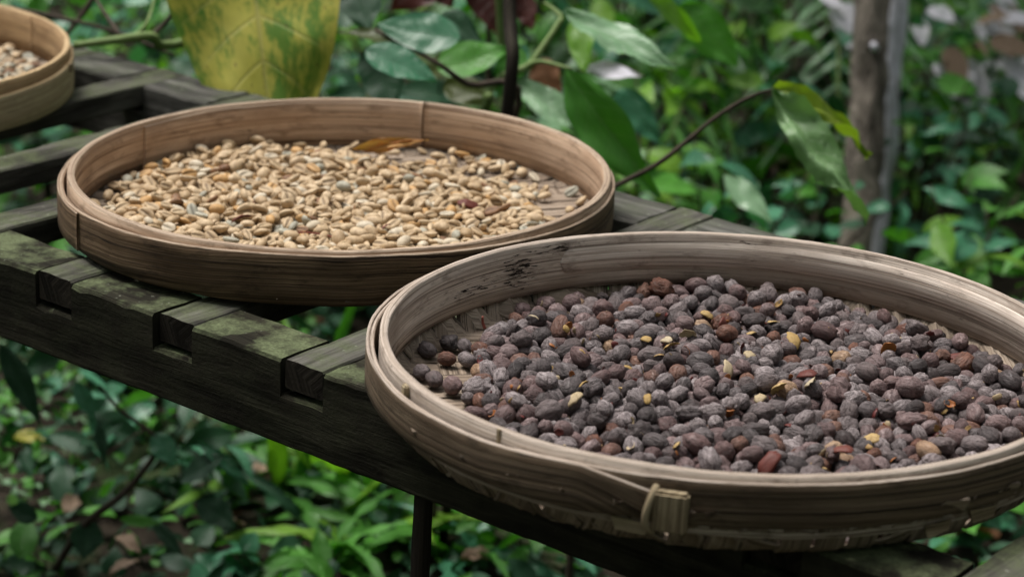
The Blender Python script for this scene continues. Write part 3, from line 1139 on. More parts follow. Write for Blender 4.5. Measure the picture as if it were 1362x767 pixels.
# husk pieces lying among the cherries
M_HUSK = mat_leaf('husk_yellow', (0.42, 0.27, 0.09), (0.54, 0.38, 0.17), (0.30, 0.18, 0.07), rough=0.6, transl=0.1, veins=2)
M_HUSK_P = mat_leaf('husk_pale', (0.48, 0.37, 0.22), (0.58, 0.48, 0.33), (0.32, 0.24, 0.14), rough=0.6, transl=0.1, veins=2)
M_HUSK_O = mat_leaf('husk_orange', (0.36, 0.13, 0.035), (0.46, 0.20, 0.06), (0.3, 0.1, 0.03), rough=0.5, transl=0.1, veins=2)
M_HUSK_R = mat_leaf('husk_red', (0.12, 0.025, 0.018), (0.19, 0.05, 0.03), (0.1, 0.02, 0.02), rough=0.45, transl=0.05)


def shell_mesh(seed, mat):
    """Torn cup of dry fruit skin with thickness."""
    r = random.Random(seed)
    V, U = [], []
    nu, nv = 7, 6
    cut = r.uniform(1.2, 2.0)
    for lay in (1.0, 0.9):
        for i in range(nu):
            for j in range(nv):
                a = (j / (nv - 1) - 0.5) * cut * (1 + 0.25 * noise.noise((i * 0.8 + seed, 0, 0)))
                t = -0.95 + 1.9 * i / (nu - 1) + 0.08 * noise.noise((j * 1.1, seed, 0))
                rd = math.sqrt(max(0.05, 1 - t * t * 0.92)) * lay
                k = 1 + 0.25 * noise.noise((i * 0.7, j * 0.7, seed))
                V.append((0.0078 * t, 0.0060 * math.sin(a) * rd * k, 0.0045 * (math.cos(a) * rd * k - 0.6)))
                U.append((i / (nu - 1), 2 * j / (nv - 1) - 1))
    o = nu * nv
    Fc = []
    for i in range(nu - 1):
        for j in range(nv - 1):
            a = i * nv + j
            Fc.append((a, a + nv, a + nv + 1, a + 1))
            Fc.append((o + a, o + a + 1, o + a + nv + 1, o + a + nv))
    rim = [j for j in range(nv)] + [i * nv + nv - 1 for i in range(1, nu)] + [(nu - 1) * nv + j for j in range(nv - 2, -1, -1)] + [i * nv for i in range(nu - 2, 0, -1)]
    for k in range(len(rim)):
        a, b = rim[k], rim[(k + 1) % len(rim)]
        Fc.append((a, b, o + b, o + a))
    return mesh_of('husk', V, Fc, [mat], U)


HM = {'yellow': M_HUSK, 'pale': M_HUSK_P, 'orange': M_HUSK_O, 'dark red': M_HUSK_R}
HUSKS = [  # px, py, size, colour, where
    (710, 421, 0.8, 'pale', 'at the back left of the cherry heap'), (757, 432, 0.9, 'orange', 'in the back left of the cherry heap'),
    (753, 437, 0.6, 'yellow', 'beside the orange one at the back left of the heap'), (859, 450, 1.0, 'yellow', 'lying near the split husk cluster left of the heap centre'),
    (884, 452, 1.4, 'pale', 'standing in the split husk cluster left of the heap centre'), (892, 460, 1.3, 'yellow', 'lowest of the split husk cluster left of the heap centre'),
    (915, 444, 1.2, 'pale', 'lying right of the split husk cluster'), (941, 418, 1.0, 'yellow', 'small and bright, at the back of the heap behind the cluster'),
    (961, 430, 1.0, 'dark red', 'at the back of the cherry heap'), (1000, 443, 1.1, 'yellow', 'standing on end right of the heap centre'),
    (1030, 429, 1.2, 'yellow', 'flat, at the back right of the heap centre'), (1055, 451, 1.8, 'yellow', 'largest, a wide shell right of the heap centre'),
    (998, 472, 1.0, 'pale', 'whitish chip in the middle of the heap'), (968, 490, 1.5, 'pale', 'wide cream shell in the middle of the heap'),
    (837, 489, 0.8, 'yellow', 'yellow chip at the heap left of centre'), (776, 510, 0.9, 'yellow', 'small round chip in the left of the heap'),
    (763, 530, 1.3, 'pale', 'crumpled whitish piece in the left front of the heap'), (834, 520, 1.1, 'yellow', 'ragged piece in the left front of the heap'),
    (861, 529, 1.0, 'yellow', 'bright cube-like chip in the left front of the heap'), (1011, 528, 1.1, 'pale', 'leaning cream shell in the front of the heap'),
    (1035, 515, 1.5, 'yellow', 'ragged double piece right of the heap centre'), (1072, 497, 1.5, 'dark red', 'open curled shell right of the heap centre'),
    (1078, 510, 1.6, 'pale', 'broad cream piece under the open curled shell'), (1182, 463, 1.3, 'orange', 'orange flake at the right back of the heap'),
    (1253, 545, 0.9, 'yellow', 'yellow tip at the right of the heap'), (970, 550, 1.2, 'orange', 'curled orange flake in the front of the heap'),
    (1155, 585, 1.5, 'yellow', 'gold rimmed curl near the front right rim'), (1022, 616, 1.8, 'dark red', 'large torn dark red shell by the front rim'),
    (1098, 625, 0.9, 'yellow', 'half hidden round chip at the front rim'), (1279, 478, 1.6, 'dark red', 'upright torn shell at the back right of the heap'),
    (1120, 597, 1.5, 'dark red', 'curled shell with ragged edge by the front right rim'), (900, 592, 1.0, 'yellow', 'sliver with a pink cherry at the front rim'),
]
for k, (px_, py_, s, c, lab) in enumerate(HUSKS):
    p = at_z(px_, py_, FLOOR + 0.0215)
    near = np.hypot(W[:, 0] - p.x, W[:, 1] - p.y) < 0.012
    p = at_z(px_, py_, (W[near, 2].max() if near.any() else FLOOR + 0.004) + 0.0072)
    me = shell_mesh(k + 3, HM[c])
    o = put('husk', me, loc=p, rot=(rnd.uniform(-0.9, 0.9) - 0.3, rnd.uniform(-0.9, 0.9), rnd.uniform(0, 6.2)), scale=(s * 0.88, s * 1.0, s * 0.9))
    tag(o, f"{c} dry husk piece {lab}"[:110], 'husk', 'husk pieces among the coffee cherries')
shards = [(shell_mesh(200 + k, M_HUSK), None) for k in range(5)]
shards = [([v.co[:] for v in me.vertices], [tuple(f.vertices) for f in me.polygons], [0.0] * len(me.vertices)) for me, _ in shards]
items = []
for k in range(300):
    i = rnd.randrange(len(W))
    if hidden[i] or ex[i] < 1:
        continue
    s = rnd.uniform(0.35, 0.80)
    qq = Quaternion((rnd.gauss(0, 1), rnd.gauss(0, 1), rnd.gauss(0, 1), rnd.gauss(0, 1))).normalized()
    items.append((W[i] + np.array([rnd.uniform(-.006, .006), rnd.uniform(-.009, -.003), rnd.uniform(.001, .005)]), list(qq), np.array([s, s * 1.1, s]), rnd.randrange(5), rnd.choices(range(4), (3, 3, 2, 3))[0]))
join_many('husk_crumbs', items, shards, [M_HUSK, M_HUSK_P, M_HUSK_O, M_HUSK_R], 'tiny tan and red crumbs of dry skin sprinkled over the coffee cherries', 'husk crumbs')
# parchment beans, middle tray
def heap_a(x, y):
    if math.hypot(x, y) > .266:
        return 0
    if x < -.225:
        return .10
    t = 1.0
    if x > .15:
        t *= max(.14, 1 - (x - .15) / .07)
    if y > .17:
        t *= max(.15, 1 - (y - .17) / .07)
    if y > .12 and x > .02:
        t *= .55
    return max(t, .12)


def bean_rot(g_, n):
    out = []
    for a in range(n):
        fl = g_.choice((0.0, PI, PI, PI / 2), p=(.30, .26, .26, .18)) + g_.normal(0, .38)
        out.append(list(Quaternion((0, 0, 1), g_.uniform(0, math.tau)) @ Quaternion((0, 1, 0), g_.normal(0, .33)) @ Quaternion((1, 0, 0), fl)))
    return np.array(out)


P, SIZE, g_ = settle(2000, heap_a, .268, .0065, .0049, 6, levels=0.026)
Q = bean_rot(g_, len(P))
P = spread(P, RA, 0.2800)
W = P + np.array([CA[0], CA[1], FLOOR])
pxs = np.array([to_px(w) for w in W])
ex = exposed(P, 0.0055)
hidden = []
for w in W:
    d = Vector(w) - CAM
    t = (RIM_Z - CAM.z) / d.z
    h = CAM + d * t
    v = (h.x - CA[0], h.y - CA[1])
    hid = math.hypot(*v) > RA(math.atan2(v[1], v[0])) - 0.004
    h = CAM + d * ((RIM_ZB - CAM.z) / d.z)
    v2 = (h.x - CB[0], h.y - CB[1])
    hidden.append(hid or math.hypot(*v2) < RB(math.atan2(v2[1], v2[0])))
score = pxs[:, 2] + (1 - ex) * 5 + np.array(hidden) * 5
order = np.argsort(score)
single = set(order[:300].tolist())
items = []
for i in range(len(P)):
    c = rnd.choices(range(5), BE_W)[0]
    s = rnd.randrange(NBS)
    sc = float(SIZE[i]) * 1.10
    sc3 = np.array([sc * rnd.uniform(0.92, 1.1), sc * rnd.uniform(0.9, 1.08), sc * rnd.uniform(0.9, 1.1)])
    if i in single:
        o = put('coffee_bean', BE_ME[c][s], loc=W[i].tolist(), scale=sc3.tolist())
        o.rotation_mode = 'QUATERNION'
        o.rotation_quaternion = Q[i].tolist()
        face = 'groove up' if (Quaternion(Q[i].tolist()).to_matrix() @ Vector((0, 0, -1))).z > 0.35 else 'round side up'
        tag(o, f"{size_word(sc, 1.02, 1.22)}{BE_WORD[c]} coffee bean, {face}, {where(pxs[i][0], FRONT_MID)}, middle tray", 'coffee bean', 'parchment coffee beans in the middle tray')
    else:
        items.append((W[i], Q[i].tolist(), sc3, s, c))
join_many('heaped_beans', items, BE_S, M_BE, 'mass of pale parchment coffee beans filling the middle and back of the middle tray', 'coffee beans')
# beans of the far tray
P, SIZE, g_ = settle(1050, lambda x, y: 1 if math.hypot(x, y) < .25 else 0, .268, .0070, .0052, 8, levels=0.014)
Q = bean_rot(g_, len(P))
W = P + np.array([CC[0], CC[1], FLOOR + 0.003])
items = [(W[i], Q[i].tolist(), np.array([1.0, 1.0, 1.0]) * float(SIZE[i]) * 1.15, rnd.randrange(3), rnd.choices((0, 1, 3, 4), (0.4, 0.25, 0.25, 0.1))[0]) for i in range(len(P))]
join_many('heaped_beans', items, BE_L, M_BE, 'greyish coffee beans spread in the farthest tray at the left edge', 'coffee beans')

# loose bits
M_TWIG = mat_plain('dry_twig', (0.30, 0.22, 0.15), (0.45, 0.36, 0.26), 300, 0.8)
M_TWIG_D = mat_plain('dark_twig', (0.03, 0.022, 0.016), (0.07, 0.05, 0.035), 200, 0.8)
M_STALK_R = mat_plain('red_stalk', (0.16, 0.03, 0.025), (0.26, 0.08, 0.05), 300, 0.7)


def loose_twig(name, pix, z, r, mat, label, cat):
    pts = [at_z(a, b, z + dz) for a, b, dz in pix]
    c = Vector(pts[0])
    o = stick(name, [p - c for p in pts], r, r * 0.7, mat, None, 6, 5)
    o.location = c
    tag(o, label, cat)
    return o


loose_twig('twig', [(652, 501, 0), (672, 496, 0.001), (692, 488, 0.003)], FLOOR + 0.002, 0.0022, M_TWIG, 'flat straw-coloured splinter on the boards at the left of the cherry heap', 'twig')
loose_twig('stalk', [(645, 437, 0.012), (642, 428, 0.018), (642, 421, 0.024)], FLOOR, 0.0016, M_STALK_R, 'short dark red stalk sticking up at the left edge of the cherry heap', 'stalk')
loose_twig('stalk', [(380, 316, .012), (402, 309, .015), (430, 312, .014), (452, 318, .012)], FLOOR, 0.0010, M_STALK_R, 'thin reddish stalk lying on the beans behind the front rim of the middle tray', 'stalk')
for px_, py_, s, lab in ((624, 272, 1.7, 'dark red skin fragment on the beans right of the middle of the middle tray'), (320, 290, 1.5, 'red brown skin fragment on the beans left of the middle of the middle tray'), (512, 302, 1.0, 'purple black skin fragment beside a split bean near the front rim')):
    o = put('skin_fragment', shell_mesh(int(px_), M_HUSK_R), loc=at_z(px_, py_, FLOOR + 0.016), rot=(0.5, 0.3, rnd.uniform(0, 6)), scale=(s,) * 3)
    tag(o, lab, 'skin fragment', 'dark skin fragments among the beans')

# ---------------------------------------------------------------- leaves
def leaf_mesh(name, mat, kind='ovate', nu=10, nv=4, fold=0.10, droop=0.25, wave=0.03, corr=0.0, seed=0, twist=0.0, width=0.4, nveins=9):
    """Blade of length 1 along +x from its stalk; width is the full width."""
    prof = {
        'ovate': lambda u: math.sin(PI * u ** 0.72) ** 0.80 * (1 - 0.10 * u),
        'lance': lambda u: math.sin(PI * u ** 0.85) ** 1.0,
        'coffee': lambda u: (math.sin(PI * min(1, u / 0.93) ** 0.90) ** 0.85 if u < 0.86 else math.sin(PI * (0.86 / 0.93) ** 0.90) ** 0.85 * ((1 - u) / 0.14) ** 0.8),
        'strap': lambda u: min(1, (u / 0.10 + 0.25)) * (1 - u ** 3.0) ** 0.9,
        'heart': lambda u: (math.sin(PI * u ** 0.55) ** 0.75),
    }[kind]
    V, Fc, U = [], [], []
    for i in range(nu + 1):
        u = i / nu
        w = max(0.004, prof(u)) * width * 0.5
        for j in range(nv + 1):
            v = -1 + 2 * j / nv
            x = u
            edge = 1 + wave * 1.6 * noise.noise((u * 5 + seed, v * 2, seed * 0.7))
            y = v * w * edge
            z = fold * abs(v) * w * 2 + wave * noise.noise((u * 4.5 + seed, v * 1.4, 3.3)) * (0.3 + abs(v)) * 1.3
            if corr:
                s = (u - abs(v) * 0.16) * nveins
                z += corr * abs(math.sin(s * PI)) * min(1, abs(v) * 2.2)
            z -= droop * u * u
            y += twist * u * u
            V.append((x * (1 - 0.25 * droop * u), y, z))
            U.append((u, v))
    for i in range(nu):
        for j in range(nv):
            a = i * (nv + 1) + j
            Fc.append((a, a + nv + 1, a + nv + 2, a + 1))
    return mesh_of(name, V, Fc, [mat], U)


ML = {
    'mid': mat_leaf('leaf_mid_green', (0.055, 0.20, 0.025), (0.11, 0.36, 0.045), (0.14, 0.26, 0.08)),
    'deep': mat_leaf('leaf_deep_green', (0.010, 0.055, 0.022), (0.020, 0.085, 0.034), (0.05, 0.13, 0.06), rough=0.5, transl=0.15),
    'teal': mat_leaf('leaf_blue_green', (0.040, 0.16, 0.08), (0.075, 0.27, 0.15), (0.09, 0.2, 0.12), rough=0.28, transl=0.2),
    'lime': mat_leaf('leaf_lime', (0.12, 0.30, 0.02), (0.21, 0.42, 0.035), (0.25, 0.38, 0.10), transl=0.4),
    'pale': mat_leaf('leaf_pale_green', (0.18, 0.34, 0.18), (0.27, 0.45, 0.26), (0.28, 0.40, 0.24), rough=0.30, transl=0.25),
    'olive': mat_leaf('leaf_olive', (0.045, 0.07, 0.012), (0.08, 0.10, 0.02), (0.12, 0.14, 0.05)),
    'yellow': mat_leaf('leaf_yellow', (0.30, 0.30, 0.03), (0.40, 0.36, 0.05), (0.45, 0.42, 0.15)),
    'red': mat_leaf('leaf_dark_red', (0.045, 0.008, 0.006), (0.09, 0.016, 0.010), (0.12, 0.04, 0.03), rough=0.45),
    'rust': mat_leaf('leaf_rust', (0.14, 0.055, 0.022), (0.26, 0.12, 0.05), (0.2, 0.1, 0.05), rough=0.7, transl=0.15),
    'tan': mat_leaf('leaf_dead_tan', (0.17, 0.115, 0.075), (0.28, 0.20, 0.14), (0.3, 0.2, 0.13), rough=0.8, transl=0.1),
    'lilac': mat_leaf('leaf_underside_lilac', (0.60, 0.58, 0.66), (0.72, 0.70, 0.78), (0.5, 0.47, 0.55), rough=0.5, transl=0.15),  # raised so the upper right leaves hold painted brightness in their colour
}
M_STEM = mat_plain('green_stem', (0.10, 0.16, 0.04), (0.20, 0.28, 0.10), 60, 0.6)
M_STEMD = mat_plain('brown_stem', (0.030, 0.022, 0.015), (0.075, 0.055, 0.038), 60, 0.8)
LV = {}


def bg_leaf(kind, mat, i):
    key = (kind, mat, i)
    if key not in LV:
        w = {'ovate': 0.52, 'lance': 0.30, 'coffee': 0.36, 'strap': 0.11, 'heart': 0.72}[kind]
        LV[key] = leaf_mesh('leaf', ML[mat], kind, 8, 4, 0.12, 0.12 + 0.22 * i, 0.05, 0.012 if kind == 'coffee' else 0.0, i * 3.7 + 1, 0.0, w)
    return LV[key]


def orient(direction, normal_hint, roll=0.0):
    x = Vector(direction).normalized()
    z = Vector(normal_hint)
    z = (z - x * z.dot(x))
    if z.length < 1e-4:
        z = Vector((0, 1, 0.1)) - x * x.y
    z.normalize()
    y = z.cross(x)
    m = Matrix((x, y, z)).transposed()
    return (m @ Matrix.Rotation(roll, 3, 'X')).to_quaternion()


def shrub(name, base, height, spread_r, n, kind, mats, size, label, cat='shrub', group=None, seed=0, stems=5, habit='bush', stem_mat=None, hub=None):
    """Plant with stems and a leaf object for every leaf."""
    r = random.Random(seed)
    root = empty(name, base, label, cat, group)
    stem_mat = stem_mat or M_STEMD
    VV, FF, off = [], [], 0
    tips = []
    for s in range(stems):
        a = r.uniform(0, math.tau)
        lean = spread_r * r.uniform(0.25, 1.0)
        h = height * r.uniform(0.6, 1.0)
        p = [(0.02 * math.cos(a), 0.02 * math.sin(a), -0.03), (lean * 0.3 * math.cos(a), lean * 0.3 * math.sin(a), h * 0.45),
             (lean * math.cos(a + 0.3), lean * math.sin(a + 0.3), h)]
        c = curve_pts(p, 6)
        V, Fc, _ = tube(c, [0.006 * (1 - 0.7 * i / (len(c) - 1)) * (height / 0.6) ** 0.5 for i in range(len(c))], 5, 0.1)
        VV += V
        FF += [tuple(v + off for v in f) for f in Fc]
        off += len(V)
        tips.append(c)
    put('stem', mesh_of('stem', VV, FF, [stem_mat]), root)
    for k in range(n):
        c = tips[k % stems]
        f = 1 - r.random() ** 1.4 * 0.85 if habit == 'bush' else r.uniform(0, 0.2)
        q = Vector(c[min(len(c) - 1, int(f * (len(c) - 1)))])
        a = r.uniform(0, math.tau)
        el = r.uniform(-0.35, 0.75) if habit == 'bush' else r.uniform(0.6, 1.35)
        d = Vector((math.cos(a) * math.cos(el), math.sin(a) * math.cos(el), math.sin(el)))
        L = size * r.uniform(0.6, 1.25)
        q = q + Vector((r.gauss(0, 1), r.gauss(0, 1), r.gauss(0, 0.6))) * size * 0.28
        if q.z < 0.015 * 1.0:
            q.z = 0.02
        i = r.randrange(3)
        o = put('leaf', bg_leaf(kind, r.choice(mats), i), root, loc=q, scale=(L, L * r.uniform(0.8, 1.2), L))
        o.rotation_mode = 'QUATERNION'
        o.rotation_quaternion = orient(d, (r.gauss(0, 0.4), r.gauss(-0.15, 0.4), 1), r.uniform(-0.5, 0.5))
    return root


def ground_h(x, y):
    h = 0.030 * noise.noise((x * 1.1, y * 1.1, 0)) + 0.012 * noise.noise((x * 4, y * 4, 2))
    if y > 3.4:
        h -= 0.02 * (y - 3.4)
    if y > 8:
        h += 0.22 * (y - 8)
    return h


# ---------------------------------------------------------------- ground
g = NT('forest_soil')
ob_ = g.obj()
n1 = g.noise(ob_, 3.0, 6, 0.65)
n2 = g.noise(ob_, 26, 6, 0.65)
n3 = g.noise(ob_, 140, 4, 0.6)
c_ = g.mix(g.ramp(n2, [(0.35, 0), (0.65, 1)]), (0.014, 0.011, 0.007), (0.045, 0.034, 0.024))
c_ = g.mix(g.ramp(n1, [(0.48, 0), (0.62, 0.7)]), c_, (0.030, 0.060, 0.016))
c_ = g.mix(g.ramp(n3, [(0.64, 0), (0.70, 0.8)]), c_, (0.20, 0.14, 0.10))
M_SOIL = g.finish(c_, 0.95, g.bump(g.math('ADD', n2, n3), 0.8, 0.01), 0.2)
xs = sorted(set([-40, -25, -15, -10, -7] + [round(-5 + 0.16 * i, 3) for i in range(64)] + [7, 10, 15, 25, 40]))
ys = sorted(set([-40, -20, -10, -5, -2, -1] + [round(0 + 0.16 * i, 3) for i in range(66)] + [12, 15, 20, 28, 40]))
V = [(x, y, ground_h(x, min(y, 20))) for y in ys for x in xs]
W_ = len(xs)
Fc = [(j * W_ + i, j * W_ + i + 1, (j + 1) * W_ + i + 1, (j + 1) * W_ + i) for j in range(len(ys) - 1) for i in range(W_ - 1)]
tag(put('ground', mesh_of('ground', V, Fc, [M_SOIL])), 'dark forest soil with moss and litter under and behind the rack', kind='structure')


def scatter_mesh(name, region, n, kinds, size, label, cat, seed, lift=0.0, flat=False):
    """Uncountable small growth: many little leaves in one mesh."""
    r = random.Random(seed)
    protos = [bg_leaf(k, m, i) for k, m in kinds for i in range(2)]
    data = []
    for p in protos:
        co = np.empty(len(p.vertices) * 3, dtype=np.float32)
        p.vertices.foreach_get('co', co)
        uvd = np.empty(len(p.loops) * 2, dtype=np.float32)
        p.uv_layers[0].data.foreach_get('uv', uvd)
        data.append((co.reshape(-1, 3), [tuple(f.vertices) for f in p.polygons], uvd.reshape(-1, 2), p.materials[0]))
    mats = []
    for d in data:
        if d[3] not in mats:
            mats.append(d[3])
    VV, FF, UU, MI, base = [], [], [], [], 0
    for k in range(n):
        x, y = region(r)
        z = ground_h(x, y) + lift * r.random()
        co, fs, uvd, m = r.choice(data)
        L = size * r.uniform(0.5, 1.4)
        a = r.uniform(0, math.tau)
        el = r.uniform(-0.1, 0.2) if flat else r.uniform(0.0, 1.2)
        q = orient((math.cos(a) * math.cos(el), math.sin(a) * math.cos(el), math.sin(el)), (r.gauss(0, .3), r.gauss(0, .3), 1), r.uniform(-.5, .5))
        P = (co * L) @ np.array(q.to_matrix()).T + (x, y, z + 0.004)
        VV.append(P)
        FF += [tuple(v + base for v in f) for f in fs]
        UU.append(uvd)
        MI += [mats.index(m)] * len(fs)
        base += len(P)
    me = mesh_of(name, np.concatenate(VV).tolist(), FF, mats, np.concatenate(UU), True, MI)
    return tag(put(name, me), label, cat, kind='stuff')


# low growth under and left of the rack
scatter_mesh('ground_cover', lambda r: (r.uniform(-2.6, 0.9), r.uniform(2.6, 4.6)), 5200, [('ovate', 'mid'), ('ovate', 'deep'), ('coffee', 'deep'), ('heart', 'deep')], 0.046,
             'small leafed ground cover creeping over the soil below the rack', 'ground cover', 5, 0.03)
scatter_mesh('ground_cover', lambda r: (r.gauss(-1.0, 0.28), r.gauss(3.35, 0.22)), 900, [('heart', 'mid'), ('ovate', 'pale')], 0.026,
             'patch of paler clover-like ground cover at the lower left', 'ground cover', 6, 0.04)
scatter_mesh('leaf_litter', lambda r: (r.uniform(-3, 2.5), r.uniform(2.6, 6.0)), 700, [('ovate', 'tan'), ('lance', 'rust')], 0.05,
             'dead brown leaves littering the ground', 'leaf litter', 8, 0.0, True)
scatter_mesh('undergrowth', lambda r: (r.uniform(-3.2, 4.2), r.uniform(4.3, 8.5)), 12500, [('coffee', 'mid'), ('ovate', 'mid'), ('lance', 'lime'), ('ovate', 'teal'), ('lance', 'pale'), ('coffee', 'deep')], 0.095,
             'blurred mass of mixed green undergrowth behind the rack', 'undergrowth', 9, 0.42)
scatter_mesh('undergrowth', lambda r: (r.uniform(-9, 10), r.uniform(8.2, 16)), 5200, [('ovate', 'deep'), ('coffee', 'mid'), ('ovate', 'mid')], 0.30,
             'distant dark green thicket closing the view', 'thicket', 10, 1.7)
# unseen foliage added beside and behind the photographer to block low light
def behind(r):
    a = r.uniform(math.radians(165), math.radians(395))
    d = r.uniform(3.2, 6.5)
    return d * math.cos(a), d * math.sin(a) + 1.0
scatter_mesh('light_block_foliage', behind, 6500, [('ovate', 'deep'), ('coffee', 'deep'), ('ovate', 'mid')], 0.34,
             'unseen dense dark foliage added behind and beside the photographer to block light', 'thicket', 11, 4.6)

# ---------------------------------------------------------------- shrubs behind the rack
SH = [  # px, depth, height, spread, n, leaf, mats, size, label
    (860, 3.55, 0.46, 0.20, 46, 'coffee', ('mid', 'mid', 'lime'), 0.10, 'bright mid green shrub just behind the right end of the middle tray'),
    (960, 3.9, 0.50, 0.24, 55, 'coffee', ('mid', 'pale', 'teal'), 0.10, 'shrub with long pale green leaves behind the hanging twig'),
    (1060, 4.2, 0.44, 0.25, 52, 'ovate', ('mid', 'deep', 'teal'), 0.075, 'small leaved dark shrub left of the foot of the brown trunk'),
    (1240, 4.0, 0.40, 0.26, 60, 'coffee', ('mid', 'lime', 'mid'), 0.095, 'bright green shrub right of the pale trunk'),
    (1340, 3.8, 0.42, 0.22, 50, 'coffee', ('mid', 'teal', 'lime'), 0.10, 'leafy shrub at the right edge above the nearer tray'),
    (1300, 4.9, 0.62, 0.30, 62, 'ovate', ('teal', 'mid', 'pale'), 0.065, 'grey green small leaved bush at the right edge'),
    (1210, 5.2, 0.62, 0.26, 66, 'ovate', ('teal', 'deep', 'mid'), 0.06, 'finely leaved bush right behind the pale trunk'),
    (1000, 5.0, 0.80, 0.30, 60, 'lance', ('mid', 'pale', 'olive'), 0.12, 'tall shrub with narrow leaves left of the brown trunk'),
    (900, 4.7, 0.82, 0.30, 62, 'ovate', ('teal', 'mid', 'lime'), 0.10, 'broad leaved bright shrub above the right end of the middle tray'),
    (1090, 5.9, 1.0, 0.35, 60, 'lance', ('olive', 'mid', 'pale'), 0.14, 'feathery olive shrub directly behind the brown trunk'),
    (820, 5.4, 0.95, 0.35, 62, 'coffee', ('mid', 'lime', 'teal'), 0.13, 'large lime green shrub far behind the middle tray'),
    (740, 4.2, 0.50, 0.22, 46, 'ovate', ('mid', 'pale', 'deep'), 0.10, 'leafy bush behind the dark upright stake'),
    (590, 4.4, 0.62, 0.26, 52, 'ovate', ('deep', 'deep', 'olive'), 0.12, 'very dark shrub behind the pair of blue green leaves'),
    (470, 4.3, 0.60, 0.28, 52, 'ovate', ('deep', 'teal', 'deep'), 0.12, 'very dark shrub right of the big yellowing leaf'),
    (300, 4.6, 0.60, 0.30, 46, 'coffee', ('deep', 'mid', 'deep'), 0.12, 'dark shrub hidden behind the big yellowing leaf'),
    (190, 4.2, 0.44, 0.24, 46, 'ovate', ('teal', 'deep', 'mid'), 0.10, 'blue green shrub behind the crossing twigs'),
    (80, 4.8, 0.60, 0.30, 46, 'ovate', ('teal', 'deep', 'mid'), 0.10, 'dim green shrub above the farthest tray'),
    (700, 5.6, 0.95, 0.35, 50, 'coffee', ('deep', 'mid', 'pale'), 0.13, 'shrub with large leaves far behind the upright stake'),
]
for k, (px_, d, h, sp_, n, kd, mats, size, lab) in enumerate(SH):
    b = at(px_, 300, d)
    b.z = ground_h(b.x, b.y)
    shrub('shrub', b, h, sp_, n, kd, mats, size, lab, 'shrub', 'shrubs growing behind the rack', 100 + k)

MORE = [
    (1330, 5.4, 0.70, 0.30, 60, 'ovate', ('teal', 'mid', 'deep'), 0.07, 'small leaved bush below the large pale leaves at the right edge'),
    (1230, 4.5, 0.50, 0.24, 60, 'ovate', ('mid', 'deep', 'teal'), 0.07, 'dense low bush just right of the foot of the pale trunk'),
    (1130, 4.8, 0.60, 0.24, 60, 'ovate', ('mid', 'lime', 'teal'), 0.08, 'bush behind the foot of the brown trunk'),
    (940, 5.9, 0.95, 0.34, 66, 'coffee', ('mid', 'lime', 'mid'), 0.12, 'tall leafy bush at the top edge between the upright stake and the brown trunk'),
    (840, 4.3, 0.60, 0.22, 56, 'ovate', ('mid', 'pale', 'lime'), 0.09, 'leafy bush right behind the large hanging green leaf'),
    (1040, 3.7, 0.34, 0.20, 50, 'coffee', ('mid', 'lime', 'pale'), 0.09, 'low bright shrub behind the far rail, left of the trunks'),
    (380, 3.9, 0.40, 0.24, 46, 'coffee', ('deep', 'mid', 'teal'), 0.10, 'dark shrub just behind the big yellowing leaf'),
    (130, 3.7, 0.30, 0.20, 46, 'ovate', ('teal', 'deep', 'mid'), 0.08, 'blue green plant below the lichened branch'),
]
for k, (px_, d, h, sp_, n, kd, mats, size, lab) in enumerate(MORE):
    b = at(px_, 300, d)
    b.z = ground_h(b.x, b.y)
    shrub('shrub', b, h, sp_, n, kd, mats, size, lab, 'shrub', 'shrubs growing behind the rack', 150 + k)

# grassy strap leaved clumps
CL = [
    (450, 3.45, 0.34, 26, ('lime', 'mid'), 0.25, 'bright strap leaved plant seen through the gap between the two big trays'),
    (470, 3.35, 0.2, 12, ('mid', 'deep'), 0.16, 'green strap leaved plant at the left of the gap between the trays'),
    (1010, 3.45, 0.22, 16, ('lime', 'mid'), 0.24, 'grassy clump behind the far rail'),
    (1190, 3.9, 0.25, 18, ('mid', 'pale'), 0.26, 'grassy clump at the foot of the pale trunk'),
]
for k, (px_, d, h, n, mats, size, lab) in enumerate(CL):
    b = at(px_, 420, d)
    b.z = ground_h(b.x, b.y)
    shrub('strap_plant', b, h * 0.4, 0.05, n, 'strap', mats, size, lab, 'plant', None, 300 + k, stems=3, habit='tuft', stem_mat=M_STEM)

# ---------------------------------------------------------------- single leaves one can tell apart
def hero_leaf(parent, mat, kind, base, tip, width, facing=(0, -0.8, 0.6), roll=0.0, fold=0.10, droop=0.12, wave=0.04, corr=0.0, seed=1, label=None, nveins=9, twist=0.0):
    b, t = Vector(base), Vector(tip)
    L = (t - b).length
    me = leaf_mesh('leaf', mat, kind, 26, 10, fold, droop, wave, corr, seed, twist, width / L, nveins)
    o = put('leaf', me, parent, loc=b - Vector(parent.location), scale=(L, L, L))
    o.rotation_mode = 'QUATERNION'
    o.rotation_quaternion = orient(t - b, facing, roll)
    if label:
        o['label'] = label
    return o


def px_len(n, d):
    return n * d / F_PX


